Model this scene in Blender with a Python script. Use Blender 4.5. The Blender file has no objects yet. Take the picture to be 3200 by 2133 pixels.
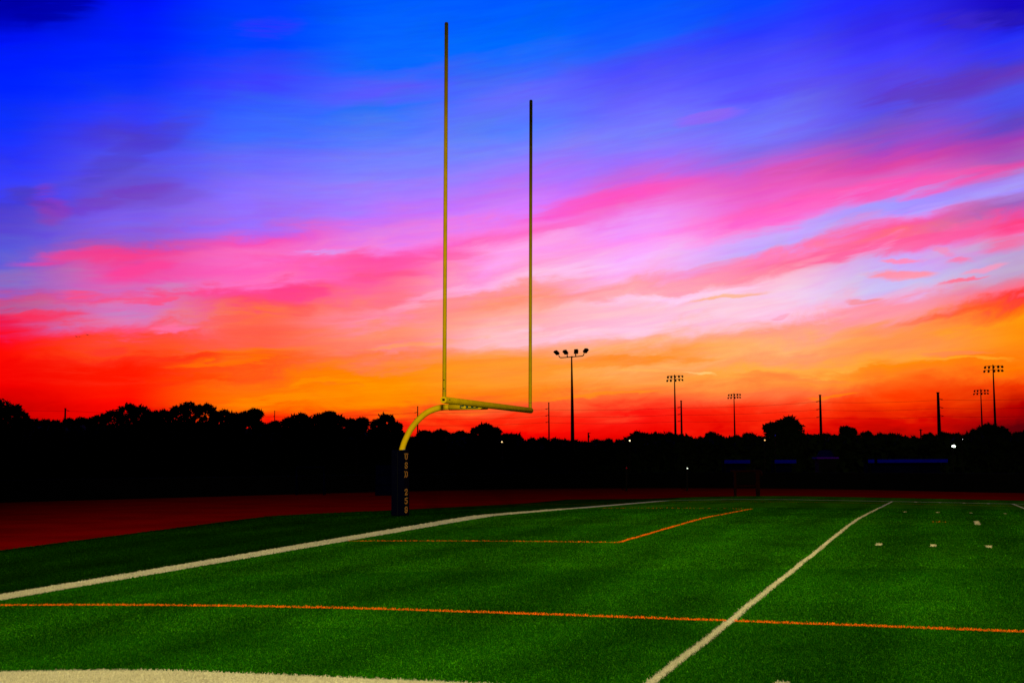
import bpy, bmesh, math, random
import numpy as np
from mathutils import Vector, Matrix

random.seed(7)
rng = np.random.default_rng(11)
sc = bpy.context.scene
COL = sc.collection

# ------------------------------------------------------------------ camera
YAW, PITCH, ROLL = -0.31637997, 0.09239259, -0.00505991
FPX = 4105.335            # focal length in pixels of a 3200 px wide frame
CAM = Vector((11.34726759, -9.22268562, 1.61182639))
fw = Vector((math.sin(YAW) * math.cos(PITCH), math.cos(YAW) * math.cos(PITCH), math.sin(PITCH)))
rt = Vector((math.cos(YAW), -math.sin(YAW), 0))
up = rt.cross(fw)
rt2 = rt * math.cos(ROLL) + up * math.sin(ROLL)
up2 = -rt * math.sin(ROLL) + up * math.cos(ROLL)
cd = bpy.data.cameras.new("camera")
cam = bpy.data.objects.new("camera", cd)
COL.objects.link(cam)
M = Matrix.Identity(4)
for i in range(3):
    M[i][0], M[i][1], M[i][2], M[i][3] = rt2[i], up2[i], -fw[i], CAM[i]
cam.matrix_world = M
cd.sensor_width = 36.0
cd.lens = 36.0 * FPX / 3200.0
cd.clip_end = 6000
sc.camera = cam
sc.view_settings.view_transform = 'Standard'
sc.view_settings.look = 'None'
sc.view_settings.exposure = 0
sc.view_settings.gamma = 1

FH = Vector((math.sin(YAW), math.cos(YAW), 0))      # the compass direction the sunset lies in


def ray(px, py):
    """direction of a sight line of the survey photo"""
    return fw + rt2 * ((px - 1600) / FPX) - up2 * ((py - 1066.5) / FPX)


def azel(px, py):
    d = ray(px, py).normalized()
    return math.atan2(d.dot(rt), d.dot(FH)), math.asin(d.z)


def spot_at(px, py, dist):
    """place on the map a given distance (along the compass direction FH) away"""
    d = ray(px, py)
    return CAM + d * (dist / d.dot(FH))


def lin(c):
    o = []
    for v in c[:3]:
        v = v / 255.0
        o.append(v / 12.92 if v <= 0.04045 else ((v + 0.055) / 1.055) ** 2.4)
    return (o[0], o[1], o[2], 1.0)


# ------------------------------------------------------------------ node helper
class NT:
    def __init__(self, tree):
        self.t = tree
        self.n = tree.nodes
        self.l = tree.links

    def put(self, sock, v):
        if isinstance(v, bpy.types.NodeSocket):
            self.l.new(v, sock)
        elif v is not None:
            sock.default_value = v

    def math(self, op, a, b=None, c=None, clamp=False):
        n = self.n.new('ShaderNodeMath')
        n.operation = op
        n.use_clamp = clamp
        for i, v in enumerate((a, b, c)):
            if v is not None:
                self.put(n.inputs[i], v)
        return n.outputs[0]

    def vmath(self, op, a, b=None, out=0):
        n = self.n.new('ShaderNodeVectorMath')
        n.operation = op
        self.put(n.inputs[0], a)
        if b is not None:
            self.put(n.inputs[1], b)
        return n.outputs[out]

    def mix(self, f, a, b, mode='MIX'):
        n = self.n.new('ShaderNodeMix')
        n.data_type = 'RGBA'
        n.blend_type = mode
        n.clamp_factor = True
        self.put(n.inputs[0], f)
        self.put(n.inputs[6], a)
        self.put(n.inputs[7], b)
        return n.outputs[2]

    def smooth(self, v, a, b, lo=0.0, hi=1.0, kind='SMOOTHSTEP'):
        n = self.n.new('ShaderNodeMapRange')
        n.interpolation_type = kind
        n.clamp = True
        self.put(n.inputs[0], v)
        n.inputs[1].default_value = a
        n.inputs[2].default_value = b
        n.inputs[3].default_value = lo
        n.inputs[4].default_value = hi
        return n.outputs[0]

    def xyz(self, x, y, z=0.0):
        n = self.n.new('ShaderNodeCombineXYZ')
        self.put(n.inputs[0], x)
        self.put(n.inputs[1], y)
        self.put(n.inputs[2], z)
        return n.outputs[0]

    def noise(self, vec, scale, detail=3.0, rough=0.5, out=0, distortion=0.0):
        n = self.n.new('ShaderNodeTexNoise')
        self.put(n.inputs['Vector'], vec)
        n.inputs['Scale'].default_value = scale
        n.inputs['Detail'].default_value = detail
        n.inputs['Roughness'].default_value = rough
        n.inputs['Distortion'].default_value = distortion
        return n.outputs[out]


# ------------------------------------------------------------------ sky: the dusk sky, by compass direction and height
SKY = {
 0: [(0,(0,0,170)),(60,(0,5,190)),(120,(0,20,245)),(250,(0,35,255)),(400,(15,50,255)),(500,(40,50,250)),(580,(60,65,250)),(640,(70,60,215)),(700,(90,70,205)),(760,(90,90,215)),(830,(110,95,210)),(880,(135,110,200)),(930,(160,90,190)),(960,(205,75,140)),(990,(180,90,160)),(1015,(235,30,90)),(1050,(255,8,25)),(1100,(255,12,3)),(1200,(240,0,0)),(1260,(215,0,0)),(1330,(185,0,0)),(1400,(120,0,0))],
 400: [(0,(0,15,250)),(200,(0,40,255)),(300,(20,55,255)),(380,(55,60,250)),(430,(75,60,215)),(480,(80,80,240)),(560,(100,78,215)),(620,(110,80,215)),(680,(125,95,235)),(740,(145,90,215)),(775,(190,80,180)),(810,(235,70,155)),(850,(240,80,165)),(890,(215,105,185)),(930,(250,80,135)),(960,(215,120,190)),(1000,(225,120,180)),(1030,(255,80,120)),(1060,(255,70,50)),(1100,(255,75,25)),(1130,(255,45,20)),(1170,(255,25,0)),(1250,(255,10,0)),(1330,(235,0,0)),(1400,(160,0,0))],
 800: [(0,(0,60,255)),(150,(0,70,255)),(260,(60,65,255)),(330,(50,95,255)),(420,(65,110,255)),(500,(105,105,255)),(600,(140,115,255)),(680,(155,110,250)),(715,(190,100,230)),(745,(250,80,180)),(790,(250,110,195)),(830,(255,95,185)),(880,(255,110,190)),(920,(255,70,145)),(950,(255,75,110)),(985,(255,110,70)),(1030,(255,100,80)),(1080,(255,95,70)),(1110,(255,110,20)),(1150,(255,85,20)),(1200,(255,115,10)),(1260,(255,115,0)),(1310,(255,50,0)),(1350,(250,15,0)),(1400,(190,0,0))],
 1200: [(0,(0,90,255)),(200,(10,105,255)),(290,(90,90,255)),(350,(40,115,255)),(450,(100,125,255)),(560,(135,130,255)),(650,(180,120,255)),(700,(205,115,245)),(760,(245,130,225)),(810,(255,85,170)),(860,(255,85,155)),(910,(255,110,150)),(950,(255,120,130)),(990,(255,140,165)),(1040,(255,140,110)),(1090,(255,130,110)),(1130,(255,125,70)),(1165,(255,140,0)),(1200,(255,145,0)),(1260,(255,135,0)),(1300,(255,80,10)),(1340,(255,40,10)),(1400,(225,5,0))],
 1600: [(0,(0,90,255)),(150,(0,105,255)),(240,(60,105,255)),(310,(100,105,255)),(400,(85,125,255)),(470,(125,130,255)),(540,(160,120,255)),(600,(195,115,250)),(650,(215,125,255)),(700,(250,120,225)),(740,(255,110,200)),(790,(255,165,240)),(830,(255,155,215)),(870,(255,185,230)),(905,(255,150,160)),(950,(255,150,120)),(1000,(255,170,160)),(1060,(255,190,200)),(1090,(255,160,110)),(1130,(255,150,50)),(1180,(255,150,40)),(1230,(255,130,20)),(1270,(255,85,40)),(1310,(255,40,10)),(1350,(250,5,0)),(1400,(190,0,0))],
 2000: [(0,(0,85,255)),(120,(20,95,255)),(200,(70,75,255)),(300,(100,95,255)),(420,(120,125,255)),(500,(150,115,255)),(560,(200,100,230)),(600,(250,85,195)),(640,(245,110,210)),(690,(240,150,250)),(740,(255,150,245)),(800,(250,185,250)),(850,(255,180,235)),(890,(255,160,175)),(920,(255,175,190)),(940,(255,200,235)),(970,(255,190,210)),(1020,(255,195,220)),(1060,(255,180,150)),(1100,(255,165,100)),(1125,(255,145,45)),(1145,(255,175,90)),(1200,(255,150,60)),(1240,(255,110,50)),(1280,(255,65,35)),(1310,(255,25,15)),(1360,(240,5,0)),(1400,(190,0,0))],
 2400: [(0,(10,70,255)),(100,(40,60,255)),(200,(75,75,255)),(300,(95,90,255)),(400,(115,120,255)),(460,(125,110,240)),(500,(165,100,225)),(540,(220,90,200)),(580,(235,90,190)),(620,(240,100,205)),(660,(255,90,190)),(710,(255,120,215)),(735,(205,165,255)),(780,(195,170,250)),(810,(255,130,190)),(850,(255,140,165)),(890,(255,190,215)),(930,(250,205,235)),(990,(255,195,225)),(1030,(255,160,130)),(1080,(255,180,110)),(1120,(255,155,100)),(1160,(255,170,70)),(1200,(255,140,60)),(1240,(255,115,60)),(1280,(255,70,30)),(1310,(255,40,10)),(1360,(230,5,0)),(1400,(180,0,0))],
 2800: [(0,(35,40,255)),(80,(50,40,240)),(160,(65,60,255)),(240,(88,68,230)),(350,(90,80,230)),(420,(130,80,205)),(470,(180,70,190)),(510,(225,70,165)),(545,(220,95,190)),(580,(255,85,185)),(612,(230,130,220)),(640,(165,150,255)),(660,(170,150,255)),(686,(240,120,210)),(717,(255,90,160)),(740,(255,110,130)),(766,(255,140,200)),(800,(205,165,245)),(882,(205,190,240)),(913,(240,170,215)),(936,(255,145,165)),(989,(255,150,155)),(1007,(255,145,110)),(1034,(255,150,75)),(1074,(255,145,80)),(1123,(255,160,60)),(1145,(255,140,10)),(1177,(255,130,30)),(1208,(255,95,20)),(1262,(255,60,0)),(1320,(220,10,0)),(1400,(140,0,0))],
 3200: [(0,(25,10,195)),(60,(30,20,220)),(120,(40,50,255)),(190,(70,58,220)),(240,(100,58,195)),(290,(75,80,240)),(330,(75,80,235)),(380,(95,70,200)),(430,(165,62,180)),(480,(165,90,190)),(520,(220,80,170)),(545,(170,130,230)),(580,(165,150,255)),(610,(170,120,210)),(645,(160,100,195)),(668,(230,80,170)),(695,(255,60,130)),(721,(255,90,160)),(745,(225,140,205)),(780,(190,160,215)),(864,(195,165,205)),(895,(225,130,170)),(936,(255,110,140)),(953,(255,50,60)),(971,(255,90,20)),(1007,(255,150,10)),(1096,(255,130,15)),(1128,(255,120,0)),(1163,(255,100,10)),(1195,(240,50,0)),(1266,(180,0,0)),(1346,(90,0,8))],
}
# streaks and dark scraps of cloud, vignetting painted into the top corners: (x0, y0, x1, y1, half width, colour, strength)
STREAKS = [
 (2740,817,2915,806,8,(255,140,190),1.0),(2660,866,2950,843,14,(255,150,172),1.0),(2960,813,3060,806,9,(250,130,180),.9),
 (2900,893,3095,856,8,(255,115,150),1.0),(2990,852,3160,820,10,(245,150,190),.9),(3060,778,3260,740,26,(245,115,172),.9),
 (2900,770,3000,798,10,(245,140,195),.8),(2640,942,2775,928,10,(255,125,105),.6),(2400,996,2470,980,7,(255,150,175),.7),
 (2118,1160,2232,1175,5,(255,200,120),.9),(1900,1150,2130,1162,5,(255,185,85),.6),
 (150,570,155,715,58,(165,40,150),.42),(10,580,180,650,26,(80,58,185),.45),(170,615,700,315,46,(80,55,190),.38),
 (140,670,600,560,36,(118,58,195),.6),(300,640,700,600,30,(120,75,200),.35),
 (2640,330,3260,215,50,(98,52,190),.65),(2860,75,3260,58,34,(58,38,200),.8),(3215,-10,3215,110,150,(18,5,170),.55),
 (2080,388,2350,345,16,(165,88,245),.42),(-60,-30,330,-15,90,(0,0,160),.75),(700,100,960,70,36,(50,45,255),.55),
 (2200,330,2640,250,30,(85,70,250),.4),(2700,375,3000,325,20,(105,60,190),.5),
 (1560,690,2240,545,30,(255,85,195),.75),(1650,735,1900,665,16,(255,105,205),.6),(2080,735,2760,600,34,(255,95,200),.6),
 (2500,655,3230,512,30,(255,75,175),.7),(2250,560,2950,465,24,(215,75,175),.55),(2560,735,3000,622,18,(190,160,255),.5),
 (2950,635,3260,560,26,(172,152,255),.5),(2380,775,2640,705,16,(195,165,255),.7),
 (2300,850,3230,678,30,(255,85,155),.75),(1980,880,2420,800,20,(255,140,180),.5),(2200,985,2500,975,16,(255,205,235),.5),
 (1500,1045,2250,1030,20,(255,205,225),.6),(1900,945,2450,890,14,(255,205,240),.75),(2120,948,2420,915,7,(255,180,120),.7),
 (1600,870,2000,820,26,(255,190,245),.6),(1250,950,1640,870,22,(255,175,225),.5),(1200,975,1420,930,22,(255,165,205),.55),
 (1040,820,1560,800,26,(255,78,160),.6),(1050,870,1350,860,14,(255,78,140),.5),(900,790,1150,782,10,(215,150,245),.75),
 (30,818,640,782,26,(255,55,135),.6),(330,855,560,820,24,(255,62,150),.7),(120,925,350,908,16,(255,75,130),.8),
 (420,945,560,938,9,(255,80,130),.8),(430,905,640,900,18,(205,130,200),.7),(300,985,540,970,14,(195,130,195),.6),
 (40,960,160,955,16,(200,95,150),.6),(0,1005,310,975,16,(255,45,90),.7),(430,1040,640,1015,14,(255,115,165),.8),
 (560,1010,820,985,12,(255,90,90),.5),(800,925,1050,905,24,(255,62,135),.7),(850,960,1000,975,22,(255,62,85),.35),
 (1160,1095,1310,1085,20,(255,140,140),.6),(1030,1150,1500,1120,10,(255,140,60),.5),(700,1255,1120,1230,14,(255,145,0),.5),
 (840,1215,1200,1185,12,(255,150,0),.5),(950,1215,1150,1205,5,(255,120,20),.5),(1100,1100,1500,1060,8,(255,165,60),.4),
 (1700,1128,2330,1110,10,(255,140,35),.65),(2250,1170,2700,1185,10,(255,120,60),.45),(2400,1165,2800,1135,9,(255,175,60),.5),
 (1620,1250,2100,1222,9,(255,150,0),.5),(2700,1228,2500,1250,6,(255,130,0),.6),(2830,1120,3200,1118,5,(255,175,40),.6),
 (2860,1105,3100,1098,10,(255,130,85),.5),(2780,1015,3230,950,12,(255,70,40),.55),(2840,1060,3230,1000,16,(255,158,20),.5),
 (2450,1105,2600,1098,8,(255,145,105),.5),(450,1130,700,1115,14,(255,35,20),.6),(500,1150,900,1120,10,(255,115,0),.55),
 (250,1100,420,1095,16,(255,40,45),.5),(440,1180,800,1170,10,(255,60,0),.5),
]


def make_sky():
    w = bpy.data.worlds.new("World")
    sc.world = w
    w.use_nodes = True
    w.node_tree.nodes.clear()
    N = NT(w.node_tree)
    tc = N.n.new('ShaderNodeTexCoord')
    d = N.vmath('NORMALIZE', tc.outputs['Generated'])
    dr = N.vmath('DOT_PRODUCT', d, tuple(rt), out=1)
    df = N.vmath('DOT_PRODUCT', d, tuple(FH), out=1)
    sx = N.n.new('ShaderNodeSeparateXYZ')
    N.put(sx.inputs[0], d)
    az = N.math('ARCTAN2', dr, df)
    el = N.math('ARCSINE', sx.outputs[2])
    R = math.radians
    # wind-drawn structure: long thin noise, rising to the right higher up
    m_el = N.smooth(el, R(0.0), R(10.0))
    m_az = N.smooth(az, R(-16), R(4), 0.35, 1.0)
    slope = N.math('MULTIPLY_ADD', N.math('MULTIPLY', m_el, m_az), 0.15, 0.025)
    along = N.math('SUBTRACT', el, N.math('MULTIPLY', slope, az))
    p1 = N.xyz(N.math('MULTIPLY', az, 6.0), N.math('MULTIPLY', along, 52.0))
    p2 = N.xyz(N.math('MULTIPLY', az, 14.0), N.math('MULTIPLY', along, 170.0), 3.7)
    n1 = N.math('SUBTRACT', N.noise(p1, 1.0, 3.5, .55, distortion=.35), 0.5)
    n2 = N.math('SUBTRACT', N.noise(p2, 1.0, 3.0, .55), 0.5)
    p5 = N.xyz(N.math('MULTIPLY', az, 15.0), N.math('MULTIPLY', along, 50.0), 1.9)
    n5 = N.math('SUBTRACT', N.noise(p5, 1.0, 5.0, .62, distortion=.45), 0.5)
    left = N.math('MULTIPLY', N.smooth(az, R(2), R(-12), .8, 1.0), N.smooth(el, R(7), R(13), 1.0, .45))
    warp = N.math('ADD', N.math('MULTIPLY', n1, R(1.3)), N.math('MULTIPLY', n2, R(.25)))
    warp = N.math('ADD', warp, N.math('MULTIPLY', N.math('MULTIPLY', n5, left), R(2.6)))
    elw = N.math('ADD', el, warp)
    E0, E1 = R(-1.0), R(22.0)
    xs = sorted(SKY)
    col = None
    for i, x in enumerate(xs):
        a_i = azel(x, 900)[0]
        e = N.math('SUBTRACT', elw, N.math('MULTIPLY', slope, N.math('SUBTRACT', az, a_i)))
        t = N.math('DIVIDE', N.math('SUBTRACT', e, E0), E1 - E0, clamp=True)
        cr = N.n.new('ShaderNodeValToRGB')
        cr.color_ramp.interpolation = 'LINEAR'
        els = cr.color_ramp.elements
        pts = sorted(((azel(x, y)[1] - E0) / (E1 - E0), lin(c)) for y, c in SKY[x])
        els[0].position, els[0].color = pts[0]
        els[1].position, els[1].color = pts[-1]
        for p, c in pts[1:-1]:
            q = els.new(p)
            q.color = c
        N.put(cr.inputs[0], t)
        if col is None:
            col = cr.outputs[0]
        else:
            f = N.smooth(az, azel(xs[i - 1], 900)[0], a_i)
            col = N.mix(f, col, cr.outputs[0])
    # streaks
    base = N.xyz(N.math('MULTIPLY_ADD', n1, R(1.6), az), N.math('ADD', el, N.math('MULTIPLY', warp, 0.5)))
    p3 = N.xyz(N.math('MULTIPLY', az, 34.0), N.math('MULTIPLY', along, 330.0), 9.1)
    n3 = N.math('SUBTRACT', N.noise(p3, 1.0, 3.0, .6, distortion=.6), 0.5)
    p4 = N.xyz(N.math('MULTIPLY', az, 16.0), N.math('MULTIPLY', along, 90.0), 5.3)
    n4 = N.math('SUBTRACT', N.noise(p4, 1.0, 2.0, .5, distortion=.8), 0.5)
    rag = N.math('ADD', N.math('MULTIPLY', n3, 1.7), N.math('MULTIPLY', n4, 2.6))
    for (x0, y0, x1, y1, hw, c, k) in STREAKS:
        a0, e0 = azel(x0, y0)
        a1, e1 = azel(x1, y1)
        L = math.hypot(a1 - a0, e1 - e0) / 2 * 1.12
        mp = N.n.new('ShaderNodeMapping')
        mp.vector_type = 'TEXTURE'
        N.put(mp.inputs[0], base)
        mp.inputs['Location'].default_value = ((a0 + a1) / 2, (e0 + e1) / 2, 0)
        mp.inputs['Rotation'].default_value = (0, 0, math.atan2(e1 - e0, a1 - a0))
        mp.inputs['Scale'].default_value = (L, hw / FPX * 1.25, 1)
        g = N.n.new('ShaderNodeTexGradient')
        g.gradient_type = 'SPHERICAL'
        N.put(g.inputs[0], mp.outputs[0])
        v = N.math('MULTIPLY', N.math('MULTIPLY_ADD', rag, 1.25, 1.0), g.outputs['Fac'])
        f = N.smooth(v, 0.03, 0.72, 0.0, k)
        col = N.mix(f, col, lin(c))
    # thin brightening and darkening along the streaks
    tex = N.smooth(N.math('ADD', N.math('MULTIPLY', n2, .7), N.math('MULTIPLY', n3, .5)), -0.22, 0.22, 0.91, 1.09)
    col = N.vmath('MULTIPLY', col, N.xyz(1.0, tex, N.smooth(n5, -.25, .25, .92, 1.08)))
    # the rest of the dome: dark towards the zenith and the east
    aaz = N.math('ABSOLUTE', az)
    k1 = N.smooth(el, R(20), R(60), 1.0, 0.03)
    col = N.vmath('MULTIPLY', col, N.xyz(k1, k1, k1))
    col = N.mix(N.smooth(aaz, R(27), R(75)), col, (0.0012, 0.0025, 0.010, 1))
    below = N.smooth(el, R(-1.2), R(-0.2), 0.0, 1.0)
    col = N.vmath('MULTIPLY', col, N.xyz(below, below, below))
    bg = N.n.new('ShaderNodeBackground')
    N.put(bg.inputs[0], col)
    bg.inputs[1].default_value = 1.0
    out = N.n.new('ShaderNodeOutputWorld')
    N.l.new(bg.outputs[0], out.inputs[0])
    w.cycles.sampling_method = 'MANUAL'
    w.cycles.sample_map_resolution = 1024


make_sky()


# ------------------------------------------------------------------ the stadium floodlight behind the camera that lights the end zone
def floodlight(name, loc, aim, watts, deg, blend, color, radius=.5):
    l = bpy.data.lights.new(name, 'SPOT')
    l.energy = watts
    l.spot_size = math.radians(deg)
    l.spot_blend = blend
    l.color = color
    l.shadow_soft_size = radius
    o = bpy.data.objects.new(name, l)
    COL.objects.link(o)
    o.location = loc
    o.rotation_euler = (Vector(aim) - Vector(loc)).to_track_quat('-Z', 'Y').to_euler()
    return o


LAMP_AT = Vector((21.5, -32.8, 17))
for az_, dep_, cone_, w_ in ((-25.2, 18.9, 30.5, 146000), (-6.5, 15.4, 31, 166000)):
    a_, d_ = math.radians(az_), math.radians(dep_)
    floodlight('floodlight_beam', LAMP_AT, LAMP_AT + Vector((math.sin(a_) * math.cos(d_), math.cos(a_) * math.cos(d_), -math.sin(d_))), w_, cone_, 1.0, (1.0, .92, .50) if az_ < -20 else (1.0, .88, .36), .8)


# ------------------------------------------------------------------ materials
def mat(name, color, rough=.6, metal=0.0, spec=.5, var=0.0, vscale=6.0, bump=0.0):
    m = bpy.data.materials.new(name)
    m.use_nodes = True
    m.node_tree.nodes.clear()
    N = NT(m.node_tree)
    b = N.n.new('ShaderNodeBsdfPrincipled')
    o = N.n.new('ShaderNodeOutputMaterial')
    N.l.new(b.outputs[0], o.inputs[0])
    b.inputs['Roughness'].default_value = rough
    b.inputs['Metallic'].default_value = metal
    b.inputs['Specular IOR Level'].default_value = spec
    tc = N.n.new('ShaderNodeTexCoord')
    n = N.noise(tc.outputs['Object'], vscale, 4.0, .6)
    v = N.smooth(n, .3, .7, 1.0 - var, 1.0 + var)
    c = N.vmath('MULTIPLY', tuple(color[:3]), N.xyz(v, v, v))
    N.put(b.inputs['Base Color'], c)
    if bump:
        bp = N.n.new('ShaderNodeBump')
        bp.inputs['Strength'].default_value = bump
        bp.inputs['Distance'].default_value = .02
        N.put(bp.inputs['Height'], n)
        N.l.new(bp.outputs[0], b.inputs['Normal'])
    return m


def glow(name, color, strength):
    m = bpy.data.materials.new(name)
    m.use_nodes = True
    m.node_tree.nodes.clear()
    N = NT(m.node_tree)
    e = N.n.new('ShaderNodeEmission')
    e.inputs[0].default_value = (*color, 1)
    e.inputs[1].default_value = strength
    o = N.n.new('ShaderNodeOutputMaterial')
    N.l.new(e.outputs[0], o.inputs[0])
    return m


M_YELLOW = mat('yellow_powder_coat', (.68, .41, .001), rough=.5, spec=0, var=.10, vscale=3.0)
M_PAD = mat('navy_vinyl', (.0002, .0003, .0048), rough=.9, spec=.02, var=.15, vscale=8, bump=.1)
M_GOLD = mat('gold_print', (.46, .25, .02), rough=.7, var=.1)
M_ORANGE = mat('orange_print', (.38, .08, .008), rough=.7, var=.1)
M_BLACK = mat('black_rubber', (.004, .004, .004), rough=.8, spec=.05, var=.2)
M_GREENL = mat('green_label', (.004, .05, .02), rough=.5, var=.2)
M_BAND = mat('worn_grey_band', (.09, .075, .02), rough=.7, var=.2)
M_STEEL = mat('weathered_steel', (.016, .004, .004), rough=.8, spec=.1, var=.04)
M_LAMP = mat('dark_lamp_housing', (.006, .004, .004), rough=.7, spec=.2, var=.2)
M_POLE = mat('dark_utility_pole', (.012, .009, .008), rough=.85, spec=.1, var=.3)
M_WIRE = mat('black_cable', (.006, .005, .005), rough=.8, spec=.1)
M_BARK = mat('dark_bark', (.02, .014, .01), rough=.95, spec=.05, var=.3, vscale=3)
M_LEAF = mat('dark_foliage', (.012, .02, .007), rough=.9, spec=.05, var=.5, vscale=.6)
M_FENCE = mat('black_windscreen', (.0025, .0025, .0045), rough=.9, spec=.05, var=.4, vscale=.5)
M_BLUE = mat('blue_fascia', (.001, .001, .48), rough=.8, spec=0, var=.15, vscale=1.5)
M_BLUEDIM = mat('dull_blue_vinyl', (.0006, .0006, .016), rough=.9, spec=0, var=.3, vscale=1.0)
M_RUST = mat('dark_red_steel', (.0075, .0009, .0003), rough=.8, spec=.02, var=.3, vscale=3)
M_NET = mat('dark_panel', (.0008, .0006, .0008), rough=.9, spec=.05, var=.2)


# ------------------------------------------------------------------ mesh helpers
def tag(o, label=None, cat=None, group=None, kind=None):
    if label: o['label'] = label
    if cat: o['category'] = cat
    if group: o['group'] = group
    if kind: o['kind'] = kind
    return o


def empty(name, loc, label, cat, group=None, rz=0.0):
    o = bpy.data.objects.new(name, None)
    o.empty_display_size = .2
    o.location = loc
    o.rotation_euler = (0, 0, rz)
    COL.objects.link(o)
    return tag(o, label, cat, group)


def obj(name, bm, m, parent=None, smooth=False):
    me = bpy.data.meshes.new(name)
    bm.normal_update()
    bm.to_mesh(me)
    bm.free()
    me.materials.append(m)
    if smooth:
        for p in me.polygons:
            p.use_smooth = True
    o = bpy.data.objects.new(name, me)
    COL.objects.link(o)
    if parent is not None:
        o.parent = parent
    return o


def raw(name, verts, faces, m, parent=None, smooth=False):
    me = bpy.data.meshes.new(name)
    me.from_pydata([tuple(v) for v in verts], [], faces)
    me.materials.append(m)
    if smooth:
        me.polygons.foreach_set('use_smooth', [True] * len(me.polygons))
    me.update()
    o = bpy.data.objects.new(name, me)
    COL.objects.link(o)
    if parent is not None:
        o.parent = parent
    return o


def box(bm, c, s, rot=None, bev=0.0):
    r = bmesh.ops.create_cube(bm, size=1.0)
    vs = r['verts']
    for v in vs:
        v.co = Vector((v.co.x * s[0], v.co.y * s[1], v.co.z * s[2]))
    if bev:
        es = {e for v in vs for e in v.link_edges}
        rb = bmesh.ops.bevel(bm, geom=list(es), offset=bev, segments=2, affect='EDGES', profile=.5)
        vs = list({v for v in rb['verts']} | {v for v in vs if v.is_valid})
    for v in vs:
        p = v.co.copy()
        if rot is not None:
            p = rot @ p
        v.co = p + Vector(c)
    return vs


def tube(bm, pts, rad, seg=12, cap=True):
    pts = [Vector(p) for p in pts]
    n = len(pts)
    rads = rad if isinstance(rad, (list, tuple)) else [rad] * n
    ref = None
    rings = []
    for i, p in enumerate(pts):
        t = (pts[min(i + 1, n - 1)] - pts[max(i - 1, 0)]).normalized()
        if ref is None:
            a = Vector((0, 0, 1)) if abs(t.z) < .9 else Vector((1, 0, 0))
            ref = (a - t * a.dot(t)).normalized()
        else:
            ref = (ref - t * ref.dot(t)).normalized()
        b = t.cross(ref)
        rings.append([bm.verts.new(p + (ref * math.cos(2 * math.pi * k / seg) + b * math.sin(2 * math.pi * k / seg)) * rads[i]) for k in range(seg)])
    for i in range(n - 1):
        for k in range(seg):
            f = bm.faces.new((rings[i][k], rings[i][(k + 1) % seg], rings[i + 1][(k + 1) % seg], rings[i + 1][k]))
            f.smooth = True
    if cap:
        bm.faces.new(rings[0][::-1])
        bm.faces.new(rings[-1])
    return rings


def catmull(pts, n=6):
    pts = [Vector(p) for p in pts]
    P = [pts[0] * 2 - pts[1]] + pts + [pts[-1] * 2 - pts[-2]]
    out = []
    for i in range(1, len(P) - 2):
        for k in range(n):
            t = k / n
            a, b, c, d = P[i - 1], P[i], P[i + 1], P[i + 2]
            out.append(.5 * ((2 * b) + (c - a) * t + (2 * a - 5 * b + 4 * c - d) * t * t + (3 * b - a - 3 * c + d) * t ** 3))
    out.append(pts[-1])
    return out


# ------------------------------------------------------------------ the field
YX, YY = .9144 * 1.01209, .9144 * .96984       # a yard along and across the field
WIDE = 53.333 * YY
CY = WIDE / 2
GOAL = 10 * YX
WP = [-0.0138, 0.0717, 0.046, -0.0929, -0.0724, 0.0796, 0.0365, -0.118]


def zt(X, Y):
    """crowned turf surface"""
    X = np.asarray(X, float)
    Y = np.asarray(Y, float)
    Xc = np.clip(X, -2.5, 16.0)
    Yc = np.clip(Y, -6, 51.0)
    a = np.abs(Yc - CY) / CY
    zz = .21875 * (1 - np.sqrt(a * a + .05167 ** 2)) - .00353 * np.clip(6 - Xc, 0, None) ** 2 * np.clip(a, 0, 1)
    x = Xc / 12
    y = Yc / 48
    zz = zz + WP[0] + WP[1] * x + WP[2] * y + WP[3] * x * y + WP[4] * x * x + WP[5] * y * y + WP[6] * x * x * y + WP[7] * x * y * y
    # outside the playing area the surface levels out
    # the corner by the near sideline sinks a little
    q = np.clip((6.0 - Xc) / 3.0, 0, 1)
    q2 = np.clip((Xc - 6.2) / 1.6, 0, 1)
    zz = zz + (.016 * q2 - .085 * q * q * (3 - 2 * q)) * np.exp(-(Yc / 2.2) ** 2)
    return zz - .006 - .012 * np.clip(-2.5 - X, 0, None)


TX0, TX1, TY0, TY1 = -6.6, 110.0, -6.0, 54.2
ZTRACK = -.34


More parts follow.
